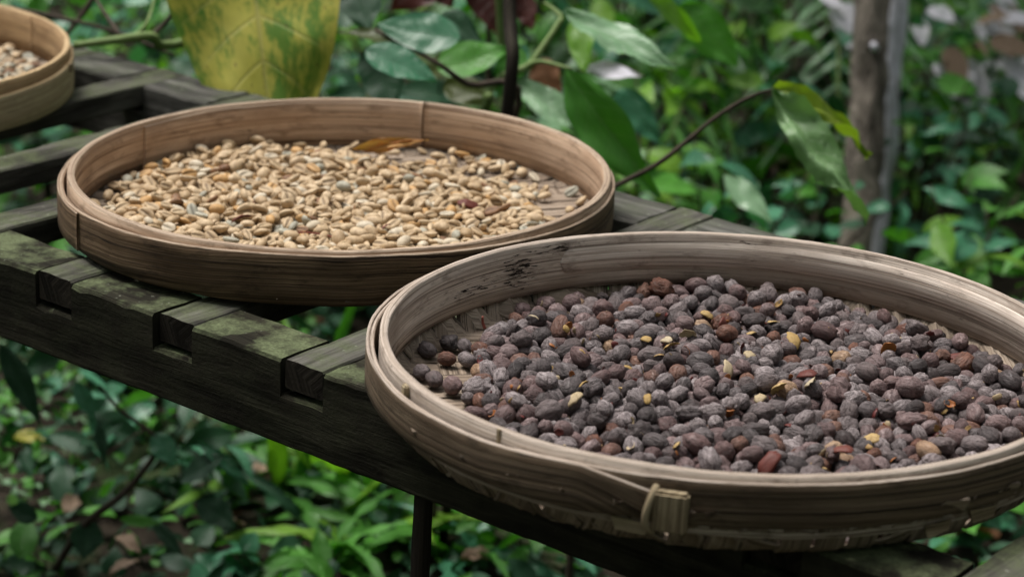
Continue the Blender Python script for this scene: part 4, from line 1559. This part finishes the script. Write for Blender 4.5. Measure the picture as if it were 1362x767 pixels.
# big yellowing leaf hanging behind the far rail
M_BIGLEAF = mat_leaf('yellowing_leaf', (0.44, 0.42, 0.06), (0.50, 0.46, 0.08), (0.40, 0.37, 0.13), spots=(0.10, 0.06, 0.02), rough=0.6, transl=0.22,
                     patch=((0.09, 0.22, 0.02), 0.49, 0.57), veins=7)
c0 = at(318, -330, 2.95)
p0 = empty('broadleaf_plant', (c0.x, c0.y + 0.25, 0), 'plant with one big yellow and green leaf hanging over the far rail', 'plant')
stick('stem', [(0, 0, 0), (0.02, -0.03, 0.7), Vector(at(300, -260, 3.05)) - Vector(p0.location), Vector(at(312, -188, 2.93)) - Vector(p0.location)], 0.012, 0.003, M_STEMD, p0)
hero_leaf(p0, M_BIGLEAF, 'ovate', at(318, -190, 2.92), at(368, 235, 2.86), px_len(246, 2.88), (0.1, -1, 0.25), 0.0, 0.09, 0.05, 0.06, 0.012, 3, None, 9)

# blue green pair and its neighbours
d = 2.95
p1 = empty('leafy_seedling', (at(600, 60, d).x, at(600, 60, d).y + 0.12, 0), 'seedling with broad blue green leaves beside the big yellowing leaf', 'plant')
O1 = Vector(p1.location)
stick('stem', [(0, 0, 0), (0.0, -0.03, 0.4), at(690, 138, 3.0) - O1, at(622, 112, 2.98) - O1, at(578, 82, 2.96) - O1, at(500, 40, 3.0) - O1], 0.007, 0.0022, M_STEMD, p1)
hero_leaf(p1, ML['teal'], 'ovate', at(612, 52, 2.97), at(502, 34, 2.99), px_len(66, d), (0, -0.75, 0.65), 0.1, 0.06, -0.02, 0.03, 0, 5)
hero_leaf(p1, ML['teal'], 'ovate', at(486, 66, 2.9), at(582, 106, 2.88), px_len(54, d), (0.1, -0.7, 0.6), -0.15, 0.10, 0.05, 0.03, 0, 7)
hero_leaf(p1, ML['olive'], 'ovate', at(540, 60, 2.98), at(448, 38, 3.0), px_len(40, d), (0, -0.5, 0.8), 0.4, 0.1, 0.05, 0.04, 0, 8, 'dark olive leaf')
hero_leaf(p1, ML['mid'], 'ovate', at(582, 94, 3.02), at(676, 62, 3.04), px_len(62, d), (0, -0.7, 0.7), -0.1, 0.08, 0.04, 0.03, 0.004, 9, 'bright green ribbed leaf')
hero_leaf(p1, ML['mid'], 'ovate', at(690, 62, 3.06), at(664, 128, 3.04), px_len(44, d), (0, -0.9, 0.4), -0.1, 0.08, 0.04, 0.03, 0, 10)
hero_leaf(p1, ML['deep'], 'ovate', at(500, 60, 3.1), at(520, 150, 3.06), px_len(70, d), (0, -0.9, 0.3), 0.0, 0.08, 0.04, 0.03, 0, 11, 'deep green shaded leaf')
hero_leaf(p1, ML['deep'], 'ovate', at(470, -30, 3.1), at(490, 40, 3.06), px_len(70, d), (0, -0.9, 0.3), 0.0, 0.08, 0.04, 0.03, 0, 12)
hero_leaf(p1, ML['olive'], 'ovate', at(590, 112, 3.1), at(660, 132, 3.06), px_len(44, d), (0, -0.9, 0.5), 0.0, 0.08, 0.04, 0.03, 0, 13)
hero_leaf(p1, ML['deep'], 'ovate', at(585, 20, 3.15), at(640, 62, 3.12), px_len(50, d), (0, -0.9, 0.3), 0.0, 0.08, 0.04, 0.03, 0, 14)

# dark upright stake and the red leaved plant behind it
st = empty('stake', at_z(676, 200, 0.0) * 0 + Vector((at(675, 150, 2.86).x, at(675, 150, 2.86).y, 0)), 'dark upright wooden stake behind the middle tray', 'stake')
so = Vector(st.location)
up0, up1 = at(673, 160, 2.86), at(678, -40, 2.86)
dirv = (up1 - up0).normalized()
stick('pole', [at_z(584, 745, -0.03) - so, up0 - so, up1 - so, up1 + dirv * 0.7 - so], 0.0085, 0.0085, M_POST, st, 9, 6, 0.12)
p2 = empty('red_leaved_plant', (at(640, 10, 3.35).x, at(640, 10, 3.35).y, 0), 'plant with dark red leaves at the top edge near the stake', 'plant')
O2 = Vector(p2.location)
stick('stem', [(0, 0, 0), (0.02, 0.02, 0.45), at(650, -60, 3.35) - O2], 0.008, 0.003, M_STEMD, p2)
for k, (a, b, w) in enumerate((((640, -70), (665, 48), 84), ((590, -40), (520, 12), 60), ((560, -60), (600, 10), 60), ((690, -10), (708, 40), 34), ((692, 160), (722, 205), 30), ((715, 80), (745, 140), 46))):
    hero_leaf(p2, ML['red' if k != 5 else 'rust'], 'ovate', at(*a, 3.3), at(*b, 3.28), px_len(w, 3.3), (0.1, -0.9, 0.3), 0.1 * k, 0.08, 0.06, 0.04, 0, 20 + k, 'rusty brown leaf' if k == 5 else None)

# pale stemmed plant with long ribbed leaves
p3 = empty('long_leaved_plant', (at(745, 150, 3.1).x, at(745, 150, 3.1).y + 0.03, 0), 'pale stemmed plant with long ribbed glossy leaves behind the middle tray', 'plant')
O3 = Vector(p3.location)
stick('stem', [(-0.25, 0.7, 0), (-0.2, 0.5, 0.3), at(644, 150, 3.05) - O3, at(646, 130, 3.04) - O3, at(668, 102, 3.04) - O3, at(702, 88, 3.04) - O3, at(724, 60, 3.04) - O3, at(748, 24, 3.05) - O3], 0.007, 0.0045, M_STEM, p3, 8, 7)
stick('stem', [at(748, 24, 3.05) - O3, at(738, 14, 3.06) - O3, at(724, 4, 3.07) - O3], 0.0045, 0.002, M_STEM, p3)
stick('stem', [at(702, 88, 3.04) - O3, at(720, 82, 3.02) - O3, at(760, 92, 2.98) - O3], 0.004, 0.002, M_STEM, p3)
hero_leaf(p3, ML['pale'], 'coffee', at(750, 18, 3.05), at(904, 90, 2.98), px_len(58, 3), (0.15, -0.6, 0.75), -0.1, 0.06, 0.05, 0.045, 0.022, 31, 'long pale glossy leaf', 12)
hero_leaf(p3, ML['mid'], 'coffee', at(752, 92, 3.0), at(872, 268, 2.95), px_len(76, 3), (-0.25, -0.85, 0.4), 0.35, 0.16, 0.10, 0.03, 0.0, 33, 'large hanging green leaf')
hero_leaf(p3, ML['pale'], 'coffee', at(686, 106, 3.05), at(778, 178, 3.0), px_len(44, 3), (0.2, -0.7, 0.7), 0.1, 0.05, 0.05, 0.04, 0.022, 34, 'pale ribbed leaf', 10)
hero_leaf(p3, ML['teal'], 'coffee', at(700, 60, 3.15), at(660, 120, 3.15), px_len(44, 3), (0, -0.7, 0.7), 0.1, 0.05, 0.05, 0.04, 0.012, 35)
hero_leaf(p3, ML['lime'], 'ovate', at(770, 20, 3.3), at(776, 96, 3.25), px_len(40, 3.2), (0, -0.9, 0.4), 0.2, 0.05, 0.05, 0.04, 0.0, 36, 'yellow green leaf')
hero_leaf(p3, ML['lilac'], 'coffee', at(776, 90, 3.3), at(856, 100, 3.25), px_len(24, 3.3), (0, -0.6, 0.7), 0.3, 0.05, 0.05, 0.04, 0.006, 37, 'leaf turned to show its pale lilac underside')
hero_leaf(p3, ML['lime'], 'coffee', at(856, -20, 3.2), at(940, 60, 3.3), px_len(34, 3.2), (0, -0.6, 0.7), 0.3, 0.05, 0.05, 0.04, 0.006, 38)
hero_leaf(p3, ML['mid'], 'ovate', at(905, 5, 3.5), at(985, 90, 3.5), px_len(60, 3.5), (0, -0.7, 0.6), 0.3, 0.05, 0.08, 0.04, 0.006, 39)
hero_leaf(p3, ML['teal'], 'ovate', at(820, 120, 3.6), at(880, 190, 3.6), px_len(50, 3.5), (0, -0.7, 0.6), 0.0, 0.05, 0.08, 0.04, 0.006, 40)

# twig with the hanging pair of wavy leaves
M_HANG2 = mat_leaf('yellow_green_leaf', (0.24, 0.33, 0.03), (0.27, 0.37, 0.04), (0.36, 0.44, 0.12), rough=0.45, transl=0.35, veins=10)
M_HANG = mat_leaf('hanging_leaf', (0.19, 0.34, 0.14), (0.22, 0.38, 0.16), (0.34, 0.50, 0.26), rough=0.42, transl=0.3, veins=12)
p4 = empty('coffee_seedling', (at(790, 262, 2.9).x, at(790, 262, 2.9).y, 0), 'coffee seedling whose thin dark twig ends in two hanging wavy leaves', 'plant')
O4 = Vector(p4.location)
stick('twig', [(0, 0, 0), (0, 0, 0.45), at(770, 275, 2.86) - O4, at(822, 246, 2.84) - O4, at(880, 214, 2.83) - O4, at(952, 156, 2.82) - O4, at(1000, 128, 2.82) - O4, at(1032, 118, 2.82) - O4], 0.0055, 0.0016, M_STEMD, p4, 7, 8, 0.3)
hero_leaf(p4, M_HANG, 'coffee', at(1026, 122, 2.82), at(1158, 292, 2.74), px_len(50, 2.8), (0.35, -0.8, 0.4), 0.15, 0.05, 0.08, 0.12, 0.034, 51, 'pale green hanging leaf with wavy edge', 11)
hero_leaf(p4, M_HANG2, 'coffee', at(1028, 116, 2.82), at(1180, 194, 2.86), px_len(40, 2.8), (-0.2, -0.75, 0.55), -0.5, 0.22, 0.16, 0.09, 0.012, 52, 'yellow green leaf with wavy edge', 8)

# long pale leaves low behind the far rail
hero_leaf(p4, ML['pale'], 'coffee', at(962, 232, 3.5), at(1030, 296, 3.45), px_len(34, 3.5), (0.2, -0.7, 0.6), 0.1, 0.05, 0.06, 0.04, 0.01, 55, 'long pale leaf')

# crossing twigs at the upper left
p5 = empty('bare_branch', (at(150, 60, 3.1).x, at(150, 60, 3.1).y, 0), 'lichened green branch with dark crossing twigs behind the farthest tray', 'branch')
O5 = Vector(p5.location)
stick('branch', [at(98, 61, 2.98) - O5, at(150, 54, 2.98) - O5, at(200, 48, 3.0) - O5, at(262, 52, 3.05) - O5, (0.5, 0.1, 0.9), (0.55, 0.15, -0.05)], 0.0048, 0.008, M_STEM, p5)
stick('twig', [at(160, 48, 3.02) - O5, at(142, 22, 3.05) - O5, at(122, -10, 3.1) - O5], 0.0035, 0.002, M_STEMD, p5)
stick('twig', [at(175, 50, 3.02) - O5, at(196, 30, 3.05) - O5, at(208, -12, 3.1) - O5], 0.003, 0.002, M_STEM, p5)
stick('twig', [at(200, 50, 3.02) - O5, at(222, 28, 3.02) - O5, at(246, -12, 3.0) - O5], 0.004, 0.002, M_STEMD, p5)
stick('twig', [at(-10, 8, 3.2) - O5, at(60, 20, 3.2) - O5, at(150, 42, 3.2) - O5, at(232, 74, 3.2) - O5], 0.004, 0.0025, M_STEMD, p5)
stick('twig', [at(130, -12, 3.25) - O5, at(106, 24, 3.25) - O5, at(84, 52, 3.25) - O5], 0.005, 0.003, M_STEMD, p5)

# ---------------------------------------------------------------- trunks
M_BARK = mat_plain('brown_bark', (0.08, 0.065, 0.052), (0.42, 0.36, 0.30), 22, 0.9, 1.0, (1, 1, 0.3), 0.02)
M_BARKP = mat_plain('pale_bark', (0.38, 0.36, 0.39), (0.80, 0.79, 0.88), 16, 0.8, 0.6, (1, 1, 0.3), 0.006)


def tree(name, pts, r0, r1, mat, label, crown_c, crown_r, n, seed, knots=()):
    base = Vector(pts[0])
    root = empty(name, (base.x, base.y, 0), label, 'tree')
    O = Vector(root.location)
    c = curve_pts([Vector(p) - O for p in pts], 12)
    rr = [r0 + (r1 - r0) * i / (len(c) - 1) for i in range(len(c))]
    V, Fc, U = tube(c, rr, 16, 0.45)
    put('trunk', mesh_of('trunk', V, Fc, [mat], U), root)
    r = random.Random(seed)
    top = c[-1]
    cc = Vector(crown_c) - O
    for k in range(7):
        a = r.uniform(0, math.tau)
        e = cc + Vector((math.cos(a), math.sin(a), r.uniform(-0.2, 0.7))) * crown_r * 0.8
        s = c[-1 - r.randrange(1, 10)]
        mid = (s + e) / 2 + Vector((0, 0, 0.15))
        stick('limb', [s, mid, e], r1 * 0.5, r1 * 0.12, mat, root)
    for i, kk in enumerate(knots):
        stick('branch_stub', [Vector(q) - O for q in kk], r0 * 0.35, r0 * 0.28, mat, root)
    protos = [bg_leaf('ovate', m, i) for m in ('deep', 'mid') for i in range(2)]
    VV, FF, MI, UU, base_i = [], [], [], [], 0
    mats = [ML['deep'], ML['mid']]
    dat = []
    for p in protos:
        co = np.array([v.co[:] for v in p.vertices])
        dat.append((co, [tuple(f.vertices) for f in p.polygons], [tuple(p.uv_layers[0].data[l].uv) for l in range(len(p.loops))], mats.index(p.materials[0])))
    clumps = [cc + Vector((r.gauss(0, 0.5), r.gauss(0, 0.5), r.gauss(0, 0.35))) * crown_r for _ in range(26)]
    for k in range(n):
        q = r.choice(clumps) + Vector((r.gauss(0, 1), r.gauss(0, 1), r.gauss(0, 0.7))) * crown_r * 0.16
        a, el = r.uniform(0, math.tau), r.uniform(-0.6, 0.5)
        M3 = np.array(orient((math.cos(a) * math.cos(el), math.sin(a) * math.cos(el), math.sin(el)), (0, 0, 1), r.uniform(-0.6, 0.6)).to_matrix())
        co, fs, uvd, mi = r.choice(dat)
        VV.append((co * r.uniform(0.12, 0.24)) @ M3.T + np.array(q))
        FF += [tuple(v + base_i for v in f) for f in fs]
        UU += uvd
        MI += [mi] * len(fs)
        base_i += len(co)
    cr_ = put('crown', mesh_of('crown', np.concatenate(VV).tolist(), FF, mats, UU, True, MI), root)
    cr_['kind'] = 'stuff'
    return root


d = 4.3
bt = at(1138, 345, d)
tp = at(1162, -30, d)
ax = tp - bt
b0 = bt - ax * (bt.z / ax.z)
tree('brown_tree', [b0 - ax.normalized() * 0.08, bt, (bt + tp) / 2 + Vector((0.006, 0, 0)), tp, tp + ax * 1.2, tp + ax * 3.4 + Vector((0.1, 0.1, 0))], 0.034, 0.031, M_BARK,
     'tree with slender brown trunk left of the pale one at the upper right', tp + ax * 3.4 + Vector((0.1, 0.3, 0.3)), 1.1, 550, 3, ())
d = 4.42
bt = at(1156, 335, d)
md = at(1173, 150, d)
tp = at(1189, -30, d)
ax = tp - md
b0 = Vector((bt.x - 0.01, bt.y, -0.08))
tree('pale_tree', [b0, bt, md, tp, tp + ax * 2, tp + ax * 6 + Vector((0.2, 0.3, 0))], 0.027, 0.034, M_BARKP,
     'tree with pale lilac grey trunk leaning beside the brown one', tp + ax * 6 + Vector((0.3, 0.5, 0.3)), 1.1, 550, 4,
     (((at(1172, 92, 4.38)), at(1166, 72, 4.3), at(1162, 60, 4.25)),))

# ---------------------------------------------------------------- palm and added pale leaves at the upper right
def palm(base, n, seed, label, length=1.0, mats=('pale', 'olive', 'mid'), up=0.5):
    r = random.Random(seed)
    root = empty('palm', base, label, 'palm')
    V, Fc, U = tube(curve_pts([(0, 0, -0.05), (0.01, 0, 0.25), (0, 0, 0.5)], 5), [0.05] * 11, 9, 0.3)
    put('trunk', mesh_of('trunk', V, Fc, [M_BARK], U), root)
    for k in range(n):
        a = k * 2.4 + r.uniform(-0.3, 0.3)
        L = length * r.uniform(0.8, 1.15)
        e = r.uniform(0.3, 1.1) * up * 2
        dr = Vector((math.cos(a), math.sin(a), 0))
        pts = [Vector((0, 0, 0.48)) + dr * (L * t) + Vector((0, 0, L * (e * t - (e + 0.25) * t * t))) for t in (0, 0.25, 0.5, 0.75, 1)]
        c = curve_pts(pts, 5)
        fr = stick('frond', pts, 0.009, 0.002, M_STEM, root, 5, 5)
        mat = ML[r.choice(mats)]
        VV, FF, UU = [], [], []
        for i in range(3, len(c)):
            t = (c[i] - c[i - 1]).normalized()
            side = t.cross(Vector((0, 0, 1))).normalized()
            for sgn in (-1, 1):
                ll = L * 0.42 * math.sin(PI * (i / len(c)) ** 0.8) + 0.04
                dd = (side * sgn * 0.8 + t * r.uniform(0.4, 1.1) + Vector((0, 0, r.uniform(-0.6, 0.1)))).normalized()
                ll *= r.uniform(0.6, 1.15)
                b = len(VV)
                w = t * 0.012
                e_ = c[i] + dd * ll + Vector((0, 0, -ll * 0.25))
                m_ = c[i] + dd * ll * 0.5
                VV += [c[i] - w * 0.4, c[i] + w * 0.4, m_ + w, m_ - w, e_]
                UU += [(0, -1), (0, 1), (0.5, 1), (0.5, -1), (1, 0)]
                FF += [(b, b + 1, b + 2, b + 3), (b + 3, b + 2, b + 4)]
        lf = put('leaflets', mesh_of('leaflets', VV, FF, [mat], UU), fr)
        lf['kind'] = 'stuff'
    return root


b = at(1365, 60, 5.9); b.z = ground_h(b.x, b.y)
palm(b, 7, 5, 'small feathery palm at the right edge with arching fronds', 0.6, ('tan', 'olive', 'pale'))
b = at(1075, 40, 5.2); b.z = ground_h(b.x, b.y)
palm(b, 8, 6, 'dim palm with narrow fronds left of the brown trunk', 0.9, ('olive', 'mid', 'pale'))

p7 = empty('pale_leaved_plant', (at(1290, 60, 4.75).x, at(1290, 60, 4.75).y, 0), 'added plant with large leaves coloured pale for the bright patches, upper right corner', 'plant')  # made-up plant; brightness of the pale patches is put into its leaf colour
O7 = Vector(p7.location)
stick('stem', [(0, 0, -0.02), (0.02, 0.05, 0.2), at(1300, 40, 4.8) - O7], 0.009, 0.004, M_STEMD, p7)
stick('stem', [(0, 0, -0.02), at(1240, 150, 4.8) - O7, at(1215, 30, 4.8) - O7], 0.007, 0.003, M_STEMD, p7)
rl = random.Random(31)
for cx_, cy_, sp_ in ((1275, 88, 26), (1338, 62, 28), (1322, 20, 24)):
    for k in range(9):
        a_ = rl.uniform(0.2, 2.2)
        dd = rl.uniform(4.6, 4.9)
        qx, qy, ln = cx_ + rl.gauss(0, sp_ * 0.6), cy_ + rl.gauss(0, sp_ * 0.5), rl.uniform(24, 46)
        hero_leaf(p7, ML['lilac' if k % 5 else 'tan'], 'ovate', at(qx, qy, dd), at(qx + ln * math.cos(a_), qy + ln * math.sin(a_), dd - 0.04), px_len(ln * 0.5, dd), (rl.uniform(-.3, .3), -0.45, 0.9), 0, 0.06, 0.05, 0.05, 0.006, 300 + k)
for k, (px_, py_, ln, wd, an) in enumerate(((1262, 62, 60, 26, 70), (1280, 74, 66, 24, 62), (1296, 92, 60, 22, 75), (1244, 84, 44, 20, 40), (1318, 52, 60, 30, 20), (1340, 66, 66, 34, 60),
                                           (1356, 84, 50, 26, 80), (1328, 22, 60, 22, 5), (1300, 28, 44, 20, -10), (1236, 10, 40, 22, 30), (1222, 28, 34, 18, 80), (1270, 112, 40, 18, 60), (1350, 40, 50, 24, -20))):
    dd = 4.7 + rl.uniform(-0.1, 0.1)
    a_ = math.radians(an)
    hero_leaf(p7, ML['lilac' if k % 4 else 'tan'], 'ovate', at(px_, py_, dd), at(px_ + ln * math.cos(a_), py_ + ln * math.sin(a_), dd - 0.05), px_len(wd * 1.35, dd), (rl.uniform(-.2, .2), -0.55, 0.85), 0, 0.06, 0.05, 0.04, 0.006, 200 + k)
p8 = empty('pale_leaved_plant', (at(1115, 60, 4.7).x, at(1115, 60, 4.7).y, 0), 'added plant with leaves coloured pale for the bright patch left of the brown trunk', 'plant')  # also added; the bright patch here is painted as pale leaf colour
O8 = Vector(p8.location)
stick('stem', [(0, 0, -0.02), (0.02, 0.05, 0.2), at(1120, 30, 4.7) - O8], 0.009, 0.004, M_STEMD, p8)
for k, (px_, py_, ln, wd, an) in enumerate(((1106, 8, 50, 26, 50), (1116, 22, 46, 26, 70), (1128, 4, 50, 24, 80), (1090, -8, 40, 20, 30))):
    a_ = math.radians(an)
    hero_leaf(p8, ML['lilac'], 'ovate', at(px_, py_, 4.6), at(px_ + ln * math.cos(a_), py_ + ln * math.sin(a_), 4.55), px_len(wd, 4.6), (rl.uniform(-.2, .2), -0.55, 0.85), 0, 0.06, 0.05, 0.04, 0.006, 230 + k)

# ---------------------------------------------------------------- plants under the rack
def fern(base, n, length, label, seed, mats=('lime', 'pale')):
    r = random.Random(seed)
    root = empty('fern', base, label, 'fern')
    for k in range(n):
        a = r.uniform(0, math.tau)
        L = length * r.uniform(0.7, 1.15)
        el = r.uniform(0.5, 1.1)
        me = leaf_mesh('frond', ML[r.choice(mats)], 'strap', 26, 6, 0.10, r.uniform(0.5, 1.0), 0.05, 0.0, r.random() * 9, 0, 0.16)
        # lobed edge
        for v in me.vertices:
            u = v.co.x
            v.co.y *= 0.38 + 0.72 * abs(math.sin(u * 15))
        o = put('frond', me, root, loc=(r.gauss(0, 0.02), r.gauss(0, 0.02), 0.01), scale=(L, L, L))
        o.rotation_mode = 'QUATERNION'
        o.rotation_quaternion = orient((math.cos(a) * math.cos(el), math.sin(a) * math.cos(el), math.sin(el)), (0, 0, 1), r.uniform(-.3, .3))
    return root


for k, (px_, py_, n, L, lab, mats) in enumerate((
        (445, 735, 15, 0.20, 'bright lobed fern below the front rail left of the thin leg', ('mid', 'lime', 'mid')),
        (520, 700, 12, 0.19, 'bright lobed fern behind the thin leg', ('mid', 'mid', 'lime')),
        (400, 640, 9, 0.20, 'smaller light green fern close under the front rail', ('mid', 'lime')),
        (610, 735, 8, 0.20, 'dim fern right of the thin leg', ('mid', 'teal')),
)):
    p = at_z(px_, py_, 0.02)
    p.z = ground_h(p.x, p.y)
    fern(p, n, L, lab, 60 + k, mats)

LOW = [
    (90, 640, 0.16, 0.14, 16, 'coffee', ('deep', 'teal'), 0.085, 'dark leaved seedling at the lower left'),
    (255, 640, 0.20, 0.14, 18, 'coffee', ('deep', 'teal', 'deep'), 0.095, 'coffee seedling with dark glossy leaves under the front rail'),
    (180, 560, 0.14, 0.14, 16, 'ovate', ('teal', 'mid'), 0.075, 'blue green seedling close under the front rail at the left'),
    (340, 755, 0.08, 0.08, 9, 'heart', ('teal',), 0.075, 'round leaved blue green plant at the bottom edge'),
    (690, 735, 0.10, 0.14, 16, 'ovate', ('teal', 'mid'), 0.07, 'blue green leafy plant under the nearer tray'),
    (60, 740, 0.08, 0.12, 12, 'ovate', ('deep', 'mid'), 0.07, 'low dark plant in the bottom left corner'),
    (1310, 690, 0.10, 0.14, 22, 'ovate', ('teal', 'mid', 'teal'), 0.08, 'blue green plant seen under the right side of the nearer tray'),
]
for k, (px_, py_, h, sp_, n, kd, mats, size, lab) in enumerate(LOW):
    p = at_z(px_, py_, 0.03)
    p.z = ground_h(p.x, p.y)
    shrub('seedling', p, h, sp_, n, kd, mats, size, lab, 'seedling', None, 700 + k, stems=3)
# seedling with a crooked dark stem at the lower left
d = 3.05
p6 = empty('crooked_seedling', (at_z(60, 760, 0).x, at_z(60, 760, 0).y, 0), 'crooked dark stemmed seedling with drooping leaves at the lower left', 'seedling')
O6 = Vector(p6.location)
stick('stem', [(0, 0, -0.02), at(110, 700, d) - O6, at(165, 655, d) - O6, at(205, 605, d) - O6, at(208, 582, d) - O6, at(160, 545, d) - O6, at(132, 512, d) - O6], 0.006, 0.002, M_STEMD, p6)
for k, (a, b, w, m) in enumerate((((0, 456), (56, 566), 34, 'deep'), ((205, 575), (232, 620), 34, 'teal'), ((262, 585), (338, 648), 20, 'teal'), ((240, 640), (300, 600), 40, 'deep'), ((262, 665), (316, 700), 40, 'deep'),
                                  ((130, 560), (140, 618), 16, 'deep'), ((100, 508), (128, 560), 24, 'teal'), ((120, 690), (110, 745), 44, 'deep'), ((160, 690), (215, 695), 18, 'mid'), ((200, 690), (245, 738), 20, 'deep'), ((50, 690), (10, 672), 30, 'deep'))):
    hero_leaf(p6, ML[m], 'coffee', at(*a, d), at(*b, d - 0.02), px_len(w, d), (0.2 * (k % 3 - 1), -0.6, 0.75), 0.2 * (k % 3 - 1), 0.08, 0.08, 0.04, 0.012, 80 + k)

# fallen leaves and bits one can make out
FL = [(18, 583, 0.07, 'yellow', 'yellow fallen leaf at the left edge'), (85, 682, 0.07, 'tan', 'pale tan curled leaf on the soil at the lower left'),
      (325, 698, 0.05, 'tan', 'pinkish tan leaf on dark soil below the rail'), (185, 745, 0.06, 'tan', 'long pale dead leaf near the bottom edge'),
      (160, 712, 0.06, 'tan', 'small pale dead leaf at the lower left'), (612, 742, 0.06, 'tan', 'tan fallen leaf right of the thin leg'),
      (345, 640, 0.08, 'tan', 'straw-coloured dead blade under the rail'), (1330, 712, 0.07, 'rust', 'reddish fallen leaf under the right of the nearer tray')]
for k, (px_, py_, L, m, lab) in enumerate(FL):
    p = at_z(px_, py_, 0.05)
    me = leaf_mesh('fallen_leaf', ML[m], 'ovate' if k % 2 == 0 else 'lance', 14, 6, 0.2, 0.3, 0.1, 0.0, k * 2.1, 0.1, 0.42)
    o = put('fallen_leaf', me, loc=p, rot=(0.3, -0.2, k * 1.3), scale=(L, L, L))
    tag(o, lab, 'fallen leaf', 'fallen leaves on the ground')

# dry folded leaf on the beans
M_DRY = mat_leaf('dry_folded_leaf', (0.50, 0.28, 0.09), (0.55, 0.33, 0.12), (0.45, 0.22, 0.08), rough=0.6, transl=0.12, patch=((0.42, 0.14, 0.035), 0.46, 0.60))
a_, b_ = at_z(470, 199, FLOOR + 0.022), at_z(569, 190, FLOOR + 0.034)
root = tag(put('dry_leaf', leaf_mesh('dry_leaf', M_DRY, 'lance', 30, 10, 0.55, -0.06, 0.10, 0.0, 4.0, 0.03, 0.17), loc=a_, scale=((b_ - a_).length,) * 3),
           'folded dry orange leaf lying on the beans at the back of the middle tray', 'dry leaf')
root.rotation_mode = 'QUATERNION'
root.rotation_quaternion = orient(b_ - a_, (0.05, -0.75, 0.6), 0.1)
